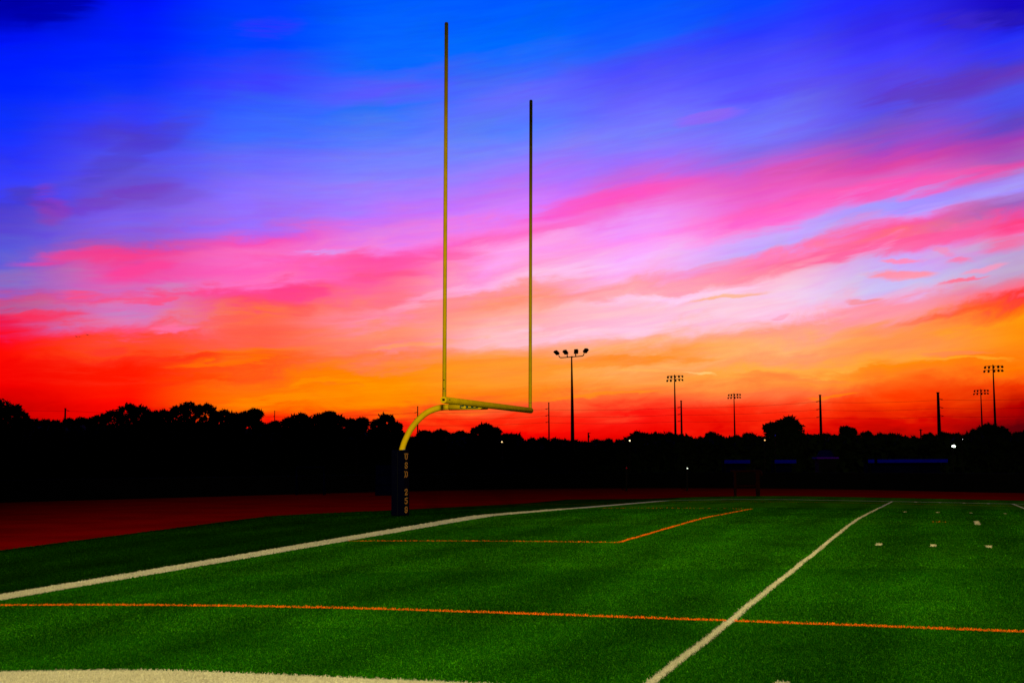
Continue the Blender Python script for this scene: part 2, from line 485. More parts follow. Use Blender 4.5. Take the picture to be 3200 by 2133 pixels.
def turf_material(name, blades):
    m = bpy.data.materials.new(name)
    m.use_nodes = True
    m.node_tree.nodes.clear()
    N = NT(m.node_tree)
    bsdf = N.n.new('ShaderNodeBsdfPrincipled')
    out = N.n.new('ShaderNodeOutputMaterial')
    N.l.new(bsdf.outputs[0], out.inputs[0])
    if blades:
        at = N.n.new('ShaderNodeAttribute')
        at.attribute_name = 'root'
        pos = at.outputs['Vector']
    else:
        g = N.n.new('ShaderNodeNewGeometry')
        pos = g.outputs['Position']
    s = N.n.new('ShaderNodeSeparateXYZ')
    N.put(s.inputs[0], pos)
    # hand-laid inlay edges wander a little
    wob = N.math('MULTIPLY', N.math('SUBTRACT', N.noise(pos, .5, 2.0), .5), .05)
    if not blades:
        wob = N.math('ADD', wob, N.math('MULTIPLY', N.math('SUBTRACT', N.noise(pos, 55.0, 2.0), .5), .10))
    X = N.math('ADD', s.outputs[0], wob)
    Y = N.math('ADD', s.outputs[1], wob)

    def band(v, lo, hi):
        c, h = (lo + hi) / 2, (hi - lo) / 2
        return N.math('LESS_THAN', N.math('ABSOLUTE', N.math('SUBTRACT', v, c)), h)

    def both(*fs):
        r = fs[0]
        for f in fs[1:]:
            r = N.math('MULTIPLY', r, f)
        return r

    def any_(*fs):
        r = fs[0]
        for f in fs[1:]:
            r = N.math('MAXIMUM', r, f)
        return r
    inY = band(Y, -1.7, WIDE + .1)
    endl = both(band(X, -.60, 0.0), inY)
    # goal line and every fifth yard
    k5 = N.math('PINGPONG', N.math('SUBTRACT', X, GOAL), 5 * YX / 2)
    yard = both(N.math('LESS_THAN', N.math('ABSOLUTE', N.math('PINGPONG', N.math('SUBTRACT', X, GOAL), 5 * YX / 2)), .041), N.math('GREATER_THAN', X, GOAL - .2), band(Y, 0, WIDE))
    side = any_(both(band(Y, -1.85, 0.0), N.math('GREATER_THAN', X, -.6)), both(band(Y, WIDE, WIDE + .32), N.math('GREATER_THAN', X, -.3)))
    tick = N.math('LESS_THAN', N.math('ABSOLUTE', N.math('PINGPONG', N.math('SUBTRACT', X, GOAL), YX / 2)), .050)
    h1 = 17.78 * YY - .30
    h2 = 35.56 * YY + .05
    ticks = both(tick, N.math('GREATER_THAN', X, GOAL + .5), any_(band(Y, h1 - .24, h1 + .28), band(Y, h2 - .22, h2 + .24), band(Y, .1, .7), band(Y, WIDE - .75, WIDE - .1)))
    pat = both(band(X, GOAL + 3 * YX - .07, GOAL + 3 * YX + .05), band(Y, CY - 1.0, CY + .95))
    white = any_(endl, yard, side, ticks, pat)
    ol = any_(band(Y, 4.67 * YY - .046, 4.67 * YY + .046), band(Y, WIDE - 4.67 * YY - .045, WIDE - 4.67 * YY + .045),
              both(band(X, 0.02, 6 * YX + .04), any_(band(Y, 16.67 * YY - .04, 16.67 * YY + .04), band(Y, 36.67 * YY - .04, 36.67 * YY + .04))),
              both(band(X, 6 * YX - .045, 6 * YX + .045), band(Y, 16.67 * YY, 36.67 * YY)),
              both(band(Y, CY - .03, CY + .03), band(X, GOAL + 1.9 * YX, GOAL + 2.25 * YX)))
    # turf fibre colours
    nb = N.noise(pos, .22, 3.0, .6)
    nm = N.noise(N.vmath('MULTIPLY', pos, (1.0, .35, 1.0)), 1.6, 4.0, .65)
    nf = N.noise(pos, 38.0 if not blades else 90.0, 3.0, .7)
    wv = N.n.new('ShaderNodeTexWave')
    N.put(wv.inputs[0], N.vmath('ADD', pos, N.xyz(N.math('MULTIPLY', nb, 1.5), 0.0, 0.0)))
    wv.bands_direction = 'X'
    wv.inputs['Scale'].default_value = .17
    wv.inputs['Distortion'].default_value = 1.2
    tone = N.math('ADD', N.math('MULTIPLY', N.smooth(nm, .25, .75, .80, 1.20), N.smooth(nb, .3, .7, .78, 1.22)),
                  N.math('MULTIPLY', N.math('SUBTRACT', wv.outputs[1], .5), .34))
    fine = N.smooth(nf, .25, .75, .42, 1.5)
    if not blades:
        fine = N.math('MULTIPLY', fine, 2.1)
    tone = N.math('MULTIPLY', tone, fine)
    green = N.mix(N.smooth(nf, .35, .8), (.0030, .042, .0001, 1) if blades else (.0070, .042, .0001, 1), (.0130, .122, .0001, 1) if blades else (.026, .116, .0001, 1))
    glint = N.smooth(N.noise(pos, 210.0 if blades else 120.0, 1.0), .64, .72)  # glints off the fibres, painted as bright specks in the base colour
    green = N.mix(glint, green, (.05, .26, .002, 1))
    # the border turf outside the end line is an older, darker green
    edge = N.smooth(X, -.62, -.58, .30, 1.0)
    green = N.vmath('MULTIPLY', green, N.xyz(edge, edge, edge))
    green = N.vmath('MULTIPLY', green, N.xyz(tone, tone, tone))
    wtone = N.math('MULTIPLY', N.smooth(nf, .2, .8, .62, 1.12) if blades else N.smooth(nf, .2, .8, .95, 1.5), N.smooth(nm, .3, .7, .9, 1.06))
    otone = N.smooth(nf, .2, .8, .85, 1.1)
    wcol = N.vmath('MULTIPLY', N.xyz(.62, .56, .36), N.xyz(wtone, wtone, wtone))
    ocol = N.vmath('MULTIPLY', N.xyz(.95, .17, .006), N.xyz(otone, otone, otone))
    col = N.mix(ol, green, ocol)
    col = N.mix(white, col, wcol)
    N.put(bsdf.inputs['Base Color'], col)
    if blades:      # thin plastic fibres let part of the light through
        tr = N.n.new('ShaderNodeBsdfTranslucent')
        N.put(tr.inputs[0], col)
        mx = N.n.new('ShaderNodeMixShader')
        mx.inputs[0].default_value = .42
        N.l.new(bsdf.outputs[0], mx.inputs[1])
        N.l.new(tr.outputs[0], mx.inputs[2])
        N.l.new(mx.outputs[0], out.inputs[0])
    bsdf.inputs['Roughness'].default_value = .62 if blades else .9
    bsdf.inputs['Specular IOR Level'].default_value = 0.0
    if not blades:
        bp = N.n.new('ShaderNodeBump')
        bp.inputs['Strength'].default_value = .8
        bp.inputs['Distance'].default_value = .03
        N.put(bp.inputs['Height'], N.math('ADD', nf, N.math('MULTIPLY', N.noise(pos, 12.0, 2.0), .6)))
        N.l.new(bp.outputs[0], bsdf.inputs['Normal'])
    return m


M_TURF = turf_material('artificial_turf', False)
M_BLADE = turf_material('turf_fibres', True)


def build_turf():
    xs = np.concatenate([np.linspace(TX0, 17, 60), np.linspace(19, TX1, 24)])
    ys = np.unique(np.concatenate([np.linspace(TY0, TY1, 110), np.linspace(CY - 2.5, CY + 2.5, 26)]))
    XX, YYg = np.meshgrid(xs, ys, indexing='ij')
    Z = zt(XX, YYg)
    V = np.stack([XX, YYg, Z], -1).reshape(-1, 3)
    ny = len(ys)
    F = []
    for i in range(len(xs) - 1):
        for j in range(ny - 1):
            a = i * ny + j
            F.append((a, a + ny, a + ny + 1, a + 1))
    V = V.tolist()
    # turned-down rim
    loop = [i * ny for i in range(len(xs))] + [(len(xs) - 1) * ny + j for j in range(1, ny)] + \
           [i * ny + ny - 1 for i in range(len(xs) - 2, -1, -1)] + [j for j in range(ny - 2, 0, -1)]
    base = len(V)
    for k in loop:
        V.append([V[k][0], V[k][1], ZTRACK - .02])
    n = len(loop)
    for q in range(n):
        F.append((loop[(q + 1) % n], loop[q], base + q, base + (q + 1) % n))
    o = raw('turf_field', V, F, M_TURF, smooth=True)
    return tag(o, kind='structure')


build_turf()


def build_blades():
    """turf fibres where they can be told apart"""
    roots = []
    tot = []

    def scatter(d0, d1, dens, w, h):
        # area seen between two distances
        tanh = 1600 / FPX * 1.2
        area = tanh * (d1 * d1 - d0 * d0)
        n = int(area * dens)
        d = np.sqrt(rng.uniform(d0 * d0, d1 * d1, n))
        u = rng.uniform(-tanh, tanh, n)
        X = CAM.x + FH.x * d + rt.x * u * d
        Y = CAM.y + FH.y * d + rt.y * u * d
        ok = (X > TX0) & (Y > TY0) & (Y < TY1)
        X, Y = X[ok], Y[ok]
        n = len(X)
        return X, Y, np.full(n, w) * rng.uniform(.7, 1.3, n), np.full(n, h) * rng.uniform(.55, 1.25, n)
    parts = [scatter(8.6, 13, 9000, .0040, .021), scatter(13, 19, 4200, .006, .021), scatter(19, 30, 1300, .010, .021), scatter(30, 43, 420, .016, .021)]
    X = np.concatenate([p[0] for p in parts])
    Y = np.concatenate([p[1] for p in parts])
    W = np.concatenate([p[2] for p in parts])
    H = np.concatenate([p[3] for p in parts])
    n = len(X)
    Z = zt(X, Y)
    th = rng.uniform(0, 2 * np.pi, n)
    lean = rng.uniform(.3, 1.7, n)
    la = rng.uniform(0, 2 * np.pi, n)
    dx, dy = np.cos(th) * W / 2, np.sin(th) * W / 2
    lx, ly = np.cos(la) * lean * H, np.sin(la) * lean * H
    hz = H * np.clip(1 - .33 * lean ** 2, .25, 1)
    v = np.empty((n, 4, 3), np.float32)
    v[:, 0] = np.stack([X - dx, Y - dy, Z - .004], -1)
    v[:, 1] = np.stack([X + dx, Y + dy, Z - .004], -1)
    v[:, 2] = np.stack([X + lx + dx * .6, Y + ly + dy * .6, Z + hz], -1)
    v[:, 3] = np.stack([X + lx - dx * .6, Y + ly - dy * .6, Z + hz], -1)
    me = bpy.data.meshes.new('turf_fibres')
    me.vertices.add(n * 4)
    me.vertices.foreach_set('co', v.ravel())
    me.loops.add(n * 4)
    me.loops.foreach_set('vertex_index', np.arange(n * 4, dtype=np.int32))
    me.polygons.add(n)
    me.polygons.foreach_set('loop_start', np.arange(0, n * 4, 4, dtype=np.int32))
    a = me.attributes.new('root', 'FLOAT_VECTOR', 'POINT')
    r = np.repeat(np.stack([X, Y, Z + rng.uniform(-.02, .02, n)], -1).astype(np.float32), 4, axis=0)
    a.data.foreach_set('vector', r.ravel())
    me.materials.append(M_BLADE)
    me.update(calc_edges=True)
    o = bpy.data.objects.new('turf_fibres', me)
    COL.objects.link(o)
    tag(o, 'short green, white and orange fibres of the artificial turf', 'turf', kind='stuff')


build_blades()


# ------------------------------------------------------------------ ground, track
OUTER = [(-75, 0), (-60, 14), (-46, 32), (-36.8, 49.6), (-31.3, 63.3), (-25.5, 77.7), (-18.5, 88.0), (-10, 90.5), (-1.1, 89.5), (6, 85.3), (15.9, 76.4), (30, 71), (60, 68), (120, 66)]
OUTER_S = [Vector((p[0], p[1], 0)) for p in OUTER]
OUTER_S = catmull(OUTER_S, 8)


def build_ground():
    m = mat('dark_meadow', (.006, .010, .004), rough=1.0, spec=.0, var=.4, vscale=.3)
    V = []
    R_ = [0, 60, 150, 400, 1200, 5000]
    seg = 48
    F = []
    V.append((10, 30, -.42))
    for r in R_[1:]:
        for k in range(seg):
            V.append((10 + r * math.cos(2 * math.pi * k / seg), 30 + r * math.sin(2 * math.pi * k / seg), -.42 if r < 300 else -1.0))
    for k in range(seg):
        F.append((0, 1 + k, 1 + (k + 1) % seg))
    for q in range(len(R_) - 2):
        a, b = 1 + q * seg, 1 + (q + 1) * seg
        for k in range(seg):
            F.append((a + k, b + k, b + (k + 1) % seg, a + (k + 1) % seg))
    tag(raw('ground', V, F, m), kind='structure')


build_ground()


def build_track():
    m = bpy.data.materials.new('red_rubber_track')
    m.use_nodes = True
    m.node_tree.nodes.clear()
    N = NT(m.node_tree)
    b = N.n.new('ShaderNodeBsdfPrincipled')
    o = N.n.new('ShaderNodeOutputMaterial')
    N.l.new(b.outputs[0], o.inputs[0])
    g = N.n.new('ShaderNodeNewGeometry')
    n1 = N.noise(g.outputs['Position'], .35, 4.0, .6)
    n2 = N.noise(g.outputs['Position'], 40.0, 2.0, .6)
    v = N.math('MULTIPLY', N.smooth(n1, .3, .7, .8, 1.2), N.smooth(n2, .3, .7, .8, 1.2))
    N.put(b.inputs['Base Color'], N.vmath('MULTIPLY', N.xyz(.36, .0010, .0004), N.xyz(v, v, v)))
    b.inputs['Roughness'].default_value = .95
    b.inputs['Specular IOR Level'].default_value = 0
    V = [(p.x, p.y, ZTRACK) for p in OUTER_S]
    V += [(120, -40, ZTRACK), (-75, -40, ZTRACK)]
    raw_o = raw('running_track', V, [tuple(range(len(V)))[::-1]], m)
    tag(raw_o, kind='structure')
    # low rounded kerb along the end of the turf
    bm = bmesh.new()
    box(bm, (TX0 - .09, (TY0 + TY1) / 2, ZTRACK + .06), (.10, TY1 - TY0, .16), bev=.03)
    mk = mat('red_kerb_rubber', (.16, .012, .006), rough=.8, spec=.1, var=.2)
    tag(obj('kerb', bm, mk), kind='structure')


build_track()


# ------------------------------------------------------------------ the goal post
ZBAR = 3.13
POSTX = -2.60


def glyph_segments(ch):
    """slab lettering as centre-line strokes in a 1 x 1.35 box"""
    if ch == 'U':
        return [[(.2, 1.3), (.2, .35), (.32, .12), (.5, .06), (.68, .12), (.8, .35), (.8, 1.3)], [(.04, 1.3), (.38, 1.3)], [(.62, 1.3), (.96, 1.3)]]
    if ch == 'S':
        return [[(.82, 1.0), (.8, 1.18), (.62, 1.3), (.38, 1.3), (.2, 1.16), (.2, .9), (.4, .74), (.62, .64), (.8, .46), (.8, .22), (.62, .06), (.38, .06), (.2, .18), (.18, .38)]]
    if ch == 'D':
        return [[(.2, 1.3), (.55, 1.3), (.76, 1.15), (.84, .9), (.84, .46), (.76, .2), (.55, .06), (.2, .06)], [(.24, 1.3), (.24, .06)], [(.04, 1.3), (.3, 1.3)], [(.04, .06), (.3, .06)]]
    if ch == '2':
        return [[(.16, .98), (.22, 1.2), (.4, 1.3), (.62, 1.3), (.8, 1.16), (.8, .9), (.6, .62), (.3, .32), (.16, .06), (.86, .06), (.86, .24)]]
    if ch == '5':
        return [[(.82, 1.3), (.22, 1.3), (.2, .74), (.4, .84), (.62, .82), (.8, .66), (.82, .36), (.68, .12), (.5, .06), (.3, .08), (.16, .24)]]
    if ch == '9':
        return [[(.8, .8), (.62, .62), (.38, .62), (.2, .78), (.2, 1.14), (.38, 1.3), (.62, 1.3), (.8, 1.14), (.8, .4), (.66, .12), (.46, .06), (.28, .1), (.18, .3)]]
    return []


def letter_mesh(ch, half, off):
    """strokes as flat slabs standing on the pad's face, local x across, z up, y proud of the face"""
    bm = bmesh.new()
    for line in glyph_segments(ch):
        pts = [Vector((p[0], 0, p[1])) for p in line]
        n = len(pts)
        L, Rr = [], []
        for i, p in enumerate(pts):
            t = (pts[min(i + 1, n - 1)] - pts[max(i - 1, 0)]).normalized()
            if i == 0:
                p = p - t * half * .9
            if i == n - 1:
                p = p + t * half * .9
            nn = Vector((-t.z, 0, t.x))
            L.append(bm.verts.new(p + nn * half + Vector((0, off, 0))))
            Rr.append(bm.verts.new(p - nn * half + Vector((0, off, 0))))
        for i in range(n - 1):
            bm.faces.new((L[i], Rr[i], Rr[i + 1], L[i + 1]))
    return bm


def build_goal():
    zb = float(zt(POSTX, CY))
    g = empty('goal_post', (POSTX, CY, zb), 'tall yellow gooseneck football goal post rising from a navy padded base', 'goal post')

    def loc(p):
        return Vector(p) - Vector((POSTX, CY, zb))
    # buried base sleeve and the curved neck
    bm = bmesh.new()
    tube(bm, [loc((POSTX, CY, zb - .1)), loc((POSTX, CY, zb + 1.70))], .084, 24)
    obj('post_sleeve', bm, M_YELLOW, g)
    neck = [(-2.575, CY, 1.86), (-2.55, CY, 2.0), (-2.49, CY, 2.18), (-2.39, CY, 2.385), (-2.26, CY, 2.59), (-2.05, CY, 2.817), (-1.82, CY, 2.985), (-1.58, CY, 3.075), (-1.345, CY, 3.112), (-.9, CY, 3.118), (-.10, CY, 3.118)]
    bm = bmesh.new()
    tube(bm, catmull([loc(p) for p in neck], 6), .079, 28)
    nk = obj('gooseneck', bm, M_YELLOW, g, True)
    # bolted splice sleeve where the neck turns level
    bm = bmesh.new()
    tube(bm, [loc((-1.19, CY, 3.115)), loc((-.12, CY, 3.118))], .0845, 28)
    obj('splice_sleeve', bm, M_YELLOW, nk, True)
    # dark green maker's label, its print too worn to read
    bm = bmesh.new()
    for (x0, x1, a0, a1) in [(-.86, -.83, -.55, .35), (-.83, -.74, -.02, .35), (-.83, -.78, -.55, -.35), (-.70, -.36, .1, .38), (-.70, -.40, -.62, -.30), (-.68, -.62, -.3, .1), (-.54, -.47, -.3, .1), (-.40, -.34, -.62, .1)]:
        for k in range(5):
            b0 = a0 + (a1 - a0) * k / 5
            b1 = a0 + (a1 - a0) * (k + 1) / 5
            q = []
            for (xx, aa) in ((x0, b0), (x1, b0), (x1, b1), (x0, b1)):
                q.append(bm.verts.new(loc((xx, CY - .0862 * math.cos(aa), 3.118 + .0862 * math.sin(aa)))))
            bm.faces.new(q)
    obj('maker_label', bm, M_GREENL, nk)
    # crossbar
    HB = 3.45
    bm = bmesh.new()
    tube(bm, [loc((0, CY - HB - .06, ZBAR)), loc((0, CY - HB - .05, ZBAR)), loc((0, CY + HB + .05, ZBAR)), loc((0, CY + HB + .06, ZBAR))], [.076, .081, .081, .076], 32)
    cb = obj('crossbar', bm, M_YELLOW, g)
    bm = bmesh.new()
    box(bm, loc((.004, CY - HB - .063, ZBAR + .004)), (.066, .008, .052), rot=Matrix.Rotation(.09, 3, 'Y'))
    obj('end_slot', bm, M_BLACK, cb)
    for s in (-1, 1):
        bm = bmesh.new()
        tube(bm, [loc((.079, CY + s * (HB - (.12 if s < 0 else .02)), ZBAR + .012)), loc((.090, CY + s * (HB - (.12 if s < 0 else .02)), ZBAR + .014))], .011, 10)
        obj('bolt', bm, M_BLACK, cb)
    bm = bmesh.new()
    tube(bm, [loc((.079, CY - HB + .17, ZBAR + .014)), loc((.090, CY - HB + .17, ZBAR + .016))], .010, 10)
    obj('bolt', bm, M_BLACK, cb)
    # uprights, leaning a hair as in the photo
    for s, hgt, leanx in ((-1, 9.29, .060), (1, 9.17, .085)):
        b0 = Vector((0, CY + s * HB, ZBAR + .06))
        t0 = Vector((leanx, CY + s * HB, ZBAR + hgt))
        bm = bmesh.new()
        q = b0.lerp(t0, 1 - .05 / hgt)
        q2 = b0.lerp(t0, 1 - .012 / hgt)
        tube(bm, [loc(b0), loc(q), loc(q2), loc(t0)], [.047, .047, .040, .008], 24)
        u = obj('upright', bm, M_YELLOW, g)
        bm = bmesh.new()
        c0 = b0.lerp(t0, .155 / hgt)
        c1 = b0.lerp(t0, .165 / hgt)
        tube(bm, [loc(c0), loc(c1)], .0485, 24)
        obj('joint_ring', bm, M_BAND, u)
        if s < 0:
            for hh in (.21, .42):
                c0 = b0.lerp(t0, hh / hgt)
                bm = bmesh.new()
                nrm = Vector((.12, -1, 0)).normalized()
                tube(bm, [loc(c0 + nrm * .044), loc(c0 + nrm * .052)], .016, 12)
                obj('bolt', bm, M_BLACK, u)
    # pad around the post: square foam block, rounded edges, vertical seam
    pad_h = 1.76
    bm = bmesh.new()
    box(bm, (0, 0, pad_h / 2), (.385, .385, pad_h), bev=.035)
    pd = obj('post_pad', bm, M_PAD, g)
    bm = bmesh.new()
    box(bm, (0, -.193, pad_h / 2), (.010, .004, pad_h - .08))
    obj('seam', bm, M_BLACK, pd)
    # lettering down the face that looks up the field
    hl = .158
    tops = [(0, 'U'), (1, 'S'), (2, 'D'), (4, '2'), (5, '5'), (6, '9')]
    for k, ch in tops:
        z0 = pad_h - .100 - hl - k * .2365
        for nm_, half, off, m_ in (('letter_outline', .125, .0035, M_GOLD), ('letter', .060, .0060, M_ORANGE)):
            bm = letter_mesh(ch, half, 0)
            wdt = .23
            for v in bm.verts:
                x, z = v.co.x, v.co.z
                v.co = Vector((.1925 + off, -.055 + (x - .5) * wdt + .0, z0 + z / 1.35 * hl))
            bmesh.ops.recalc_face_normals(bm, faces=bm.faces)
            obj(nm_, bm, m_, pd)
    # strap end on top
    bm = bmesh.new()
    box(bm, (.15, -.10, pad_h + .006), (.05, .07, .012), bev=.004)
    obj('strap', bm, mat('grey_strap', (.2, .2, .22), rough=.7), pd)


build_goal()


# ------------------------------------------------------------------ floodlight masts
def base_z(d):
    return -.42 if d < 250 else -.9


def mast_place(px, dist):
    p = spot_at(px, 1400, dist)
    return Vector((p.x, p.y, base_z(dist)))


def build_four_head():
    dist = 150.0
    b = mast_place(1789.5, dist)
    top = spot_at(1787, 1115, dist)
    H = top.z - b.z
    k = dist / FPX * math.sqrt(1 + .0)          # metres per pixel out there
    g = empty('floodlight_mast', b, 'tall dark floodlight mast with four square lamp heads, nearest to the goal post', 'floodlight', 'floodlight masts over the treeline')
    g.rotation_euler = (0, 0, -YAW)
    bm = bmesh.new()
    tube(bm, [(0, 0, 0), (0, 0, H * .55), (-.02, 0, H)], [.27, .18, .075], 16)
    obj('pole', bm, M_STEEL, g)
    # crossarm with up-curved ends, local x = across the view
    S = k

    def P(px, py):
        return Vector(((px - 1787) * S, 0, H + (1115 - py) * S))
    bm = bmesh.new()
    arm = [P(1746.5, 1110), P(1747.5, 1113), P(1751, 1116.4), P(1760, 1116.6), P(1787, 1114.6), P(1815, 1112.6), P(1821, 1111.5), P(1824, 1108.5), P(1825.5, 1105)]
    tube(bm, catmull(arm, 5), .055, 10)
    tube(bm, [P(1772.8, 1115.5), P(1772.8, 1108)], .06, 8)
    tube(bm, [P(1799.2, 1113.5), P(1799.2, 1105.5)], .06, 8)
    obj('crossarm', bm, M_STEEL, g)
    bm = bmesh.new()
    bmesh.ops.create_uvsphere(bm, u_segments=12, v_segments=8, radius=.11, matrix=Matrix.Translation(P(1787, 1115)))
    obj('arm_hub', bm, M_STEEL, g, True)
    heads = [((1739, 1101.5), [(1728.8, 1099.4), (1733, 1095.2), (1740, 1093.8), (1748.3, 1102), (1748, 1107), (1744.5, 1108.5), (1738.8, 1109.3)]),
             ((1767, 1099), [(1757.2, 1098), (1761, 1093.6), (1769.8, 1092.4), (1776.2, 1101.8), (1775.3, 1107), (1764.6, 1107.6)]),
             ((1801, 1098), [(1793.2, 1105.4), (1794.4, 1091.4), (1805.6, 1090.6), (1807.8, 1095.5), (1806.6, 1105.2)]),
             ((1831, 1095), [(1821.5, 1096.5), (1827.4, 1088.4), (1836.2, 1088.6), (1840.8, 1093.4), (1833.8, 1103.2), (1824, 1103.4)])]
    for (cx_, cy_), prof in heads:
        bm = bmesh.new()
        front = [bm.verts.new(P(*q) + Vector((0, -.30, 0))) for q in prof]
        c = P(cx_, cy_)
        mid = [bm.verts.new(P(*q) + Vector((0, .02, 0))) for q in prof]
        back = [bm.verts.new(c + (P(*q) - c) * .6 + Vector((0, .30, 0))) for q in prof]
        n = len(prof)
        for A, B in ((front, mid), (mid, back)):
            for i in range(n):
                bm.faces.new((A[i], A[(i + 1) % n], B[(i + 1) % n], B[i]))
        bm.faces.new(front[::-1])
        bm.faces.new(back)
        bmesh.ops.recalc_face_normals(bm, faces=bm.faces)
        obj('lamp_head', bm, M_LAMP, g)


build_four_head()


def lamp_bowl(kind):
    """round floodlight: reflector bowl, neck and visor"""
    bm = bmesh.new()
    prof = [(.04, .34), (.10, .30), (.22, .18), (.30, .02), (.31, -.02), (.27, -.05), (.10, -.06)]
    seg = 16
    rings = []
    for r, y in prof:
        rings.append([bm.verts.new((r * math.cos(2 * math.pi * k / seg), y, r * math.sin(2 * math.pi * k / seg))) for k in range(seg)])
    for a, b in zip(rings, rings[1:]):
        for k in range(seg):
            bm.faces.new((a[k], a[(k + 1) % seg], b[(k + 1) % seg], b[k]))
    bm.faces.new(rings[0][::-1])
    bm.faces.new(rings[-1])
    bmesh.ops.recalc_face_normals(bm, faces=bm.faces)
    return bm


def build_ten_lamp():
    """one mast with its lamps, then copies"""
    rows = [  # lamp centres relative to the pole, in pixels of the nearest sight line (scaled per mast): (dx, dz, turn, tip)
        [(-20.5, -6.2, 0.1, .0), (-10, -6.0, .1, .0), (1.5, -5.5, -.2, 0), (14, -4.6, -.7, .3), (24.5, -4.2, -1.1, .5)],
        [(-22.5, -17.5, .6, .5), (-11.5, -17.0, .2, .1), (3.0, -16.5, -.2, 0), (14.5, -15.6, -1.0, .9), (24.3, -15.4, -1.2, 1.0)]]
    masts = [
        (2111.5, 1172, 332, 1.0, 'slim dark ten-lamp mast beside a thin utility pole, right of the four-head mast', 0.0),
        (2297, 1229.5, 420, 1.0, 'slim dark mast with ten round lamps standing alone, second mast right of the four-head one', .35),
        (3113, 1141, 300, 1.08, 'tallest dark mast with ten round lamps at the right edge of the sky', .45),
        (3071.5, 1216.5, 400, 1.12, 'shorter ten-lamp mast close beside the tallest one at the right', .5)]
    first = None
    for (px, py, dist, ws, label, turn) in masts:
        b = mast_place(px, dist)
        top = spot_at(px, py, dist)
        H = top.z - b.z
        g = empty('stadium_light_mast', b, label, 'floodlight', 'floodlight masts over the treeline')
        g.rotation_euler = (0, 0, -YAW)
        u = 332 / FPX
        bm = bmesh.new()
        tube(bm, [(0, 0, 0), (0, 0, H * .5), (0, 0, H + .15)], [.42, .27, .11], 14)
        obj('pole', bm, M_STEEL, g)
        for r, z in ((0, -1.5), (1, -12.3)):
            bm = bmesh.new()
            zz = H + z * u
            tube(bm, [(-20.5 * u * ws, 0, zz - .32 - .1), (-19.5 * u * ws, 0, zz - .08), (0, 0, zz), (19.5 * u * ws, 0, zz + .05), (24 * u * ws, 0, zz - .2)], .05, 8)
            obj('crossarm', bm, M_STEEL, g)
        for r in rows:
            for (dx, dz, ty, tp) in r:
                lb = lamp_bowl(0)
                tt = (ty + .25) * (1.0 - turn) if turn else ty
                Rm = Matrix.Rotation(tt, 4, 'Z') @ Matrix.Rotation(.25 + tp * .5, 4, 'X')
                bmesh.ops.transform(lb, matrix=Matrix.Translation((dx * u * ws, .1, H + dz * u)) @ Rm, verts=lb.verts)
                tube(lb, [(dx * u * ws, .1, H + dz * u + .2), (dx * u * ws, .05, H + dz * u + .45)], .035, 6)
                obj('lamp', lb, M_LAMP, g)


build_ten_lamp()


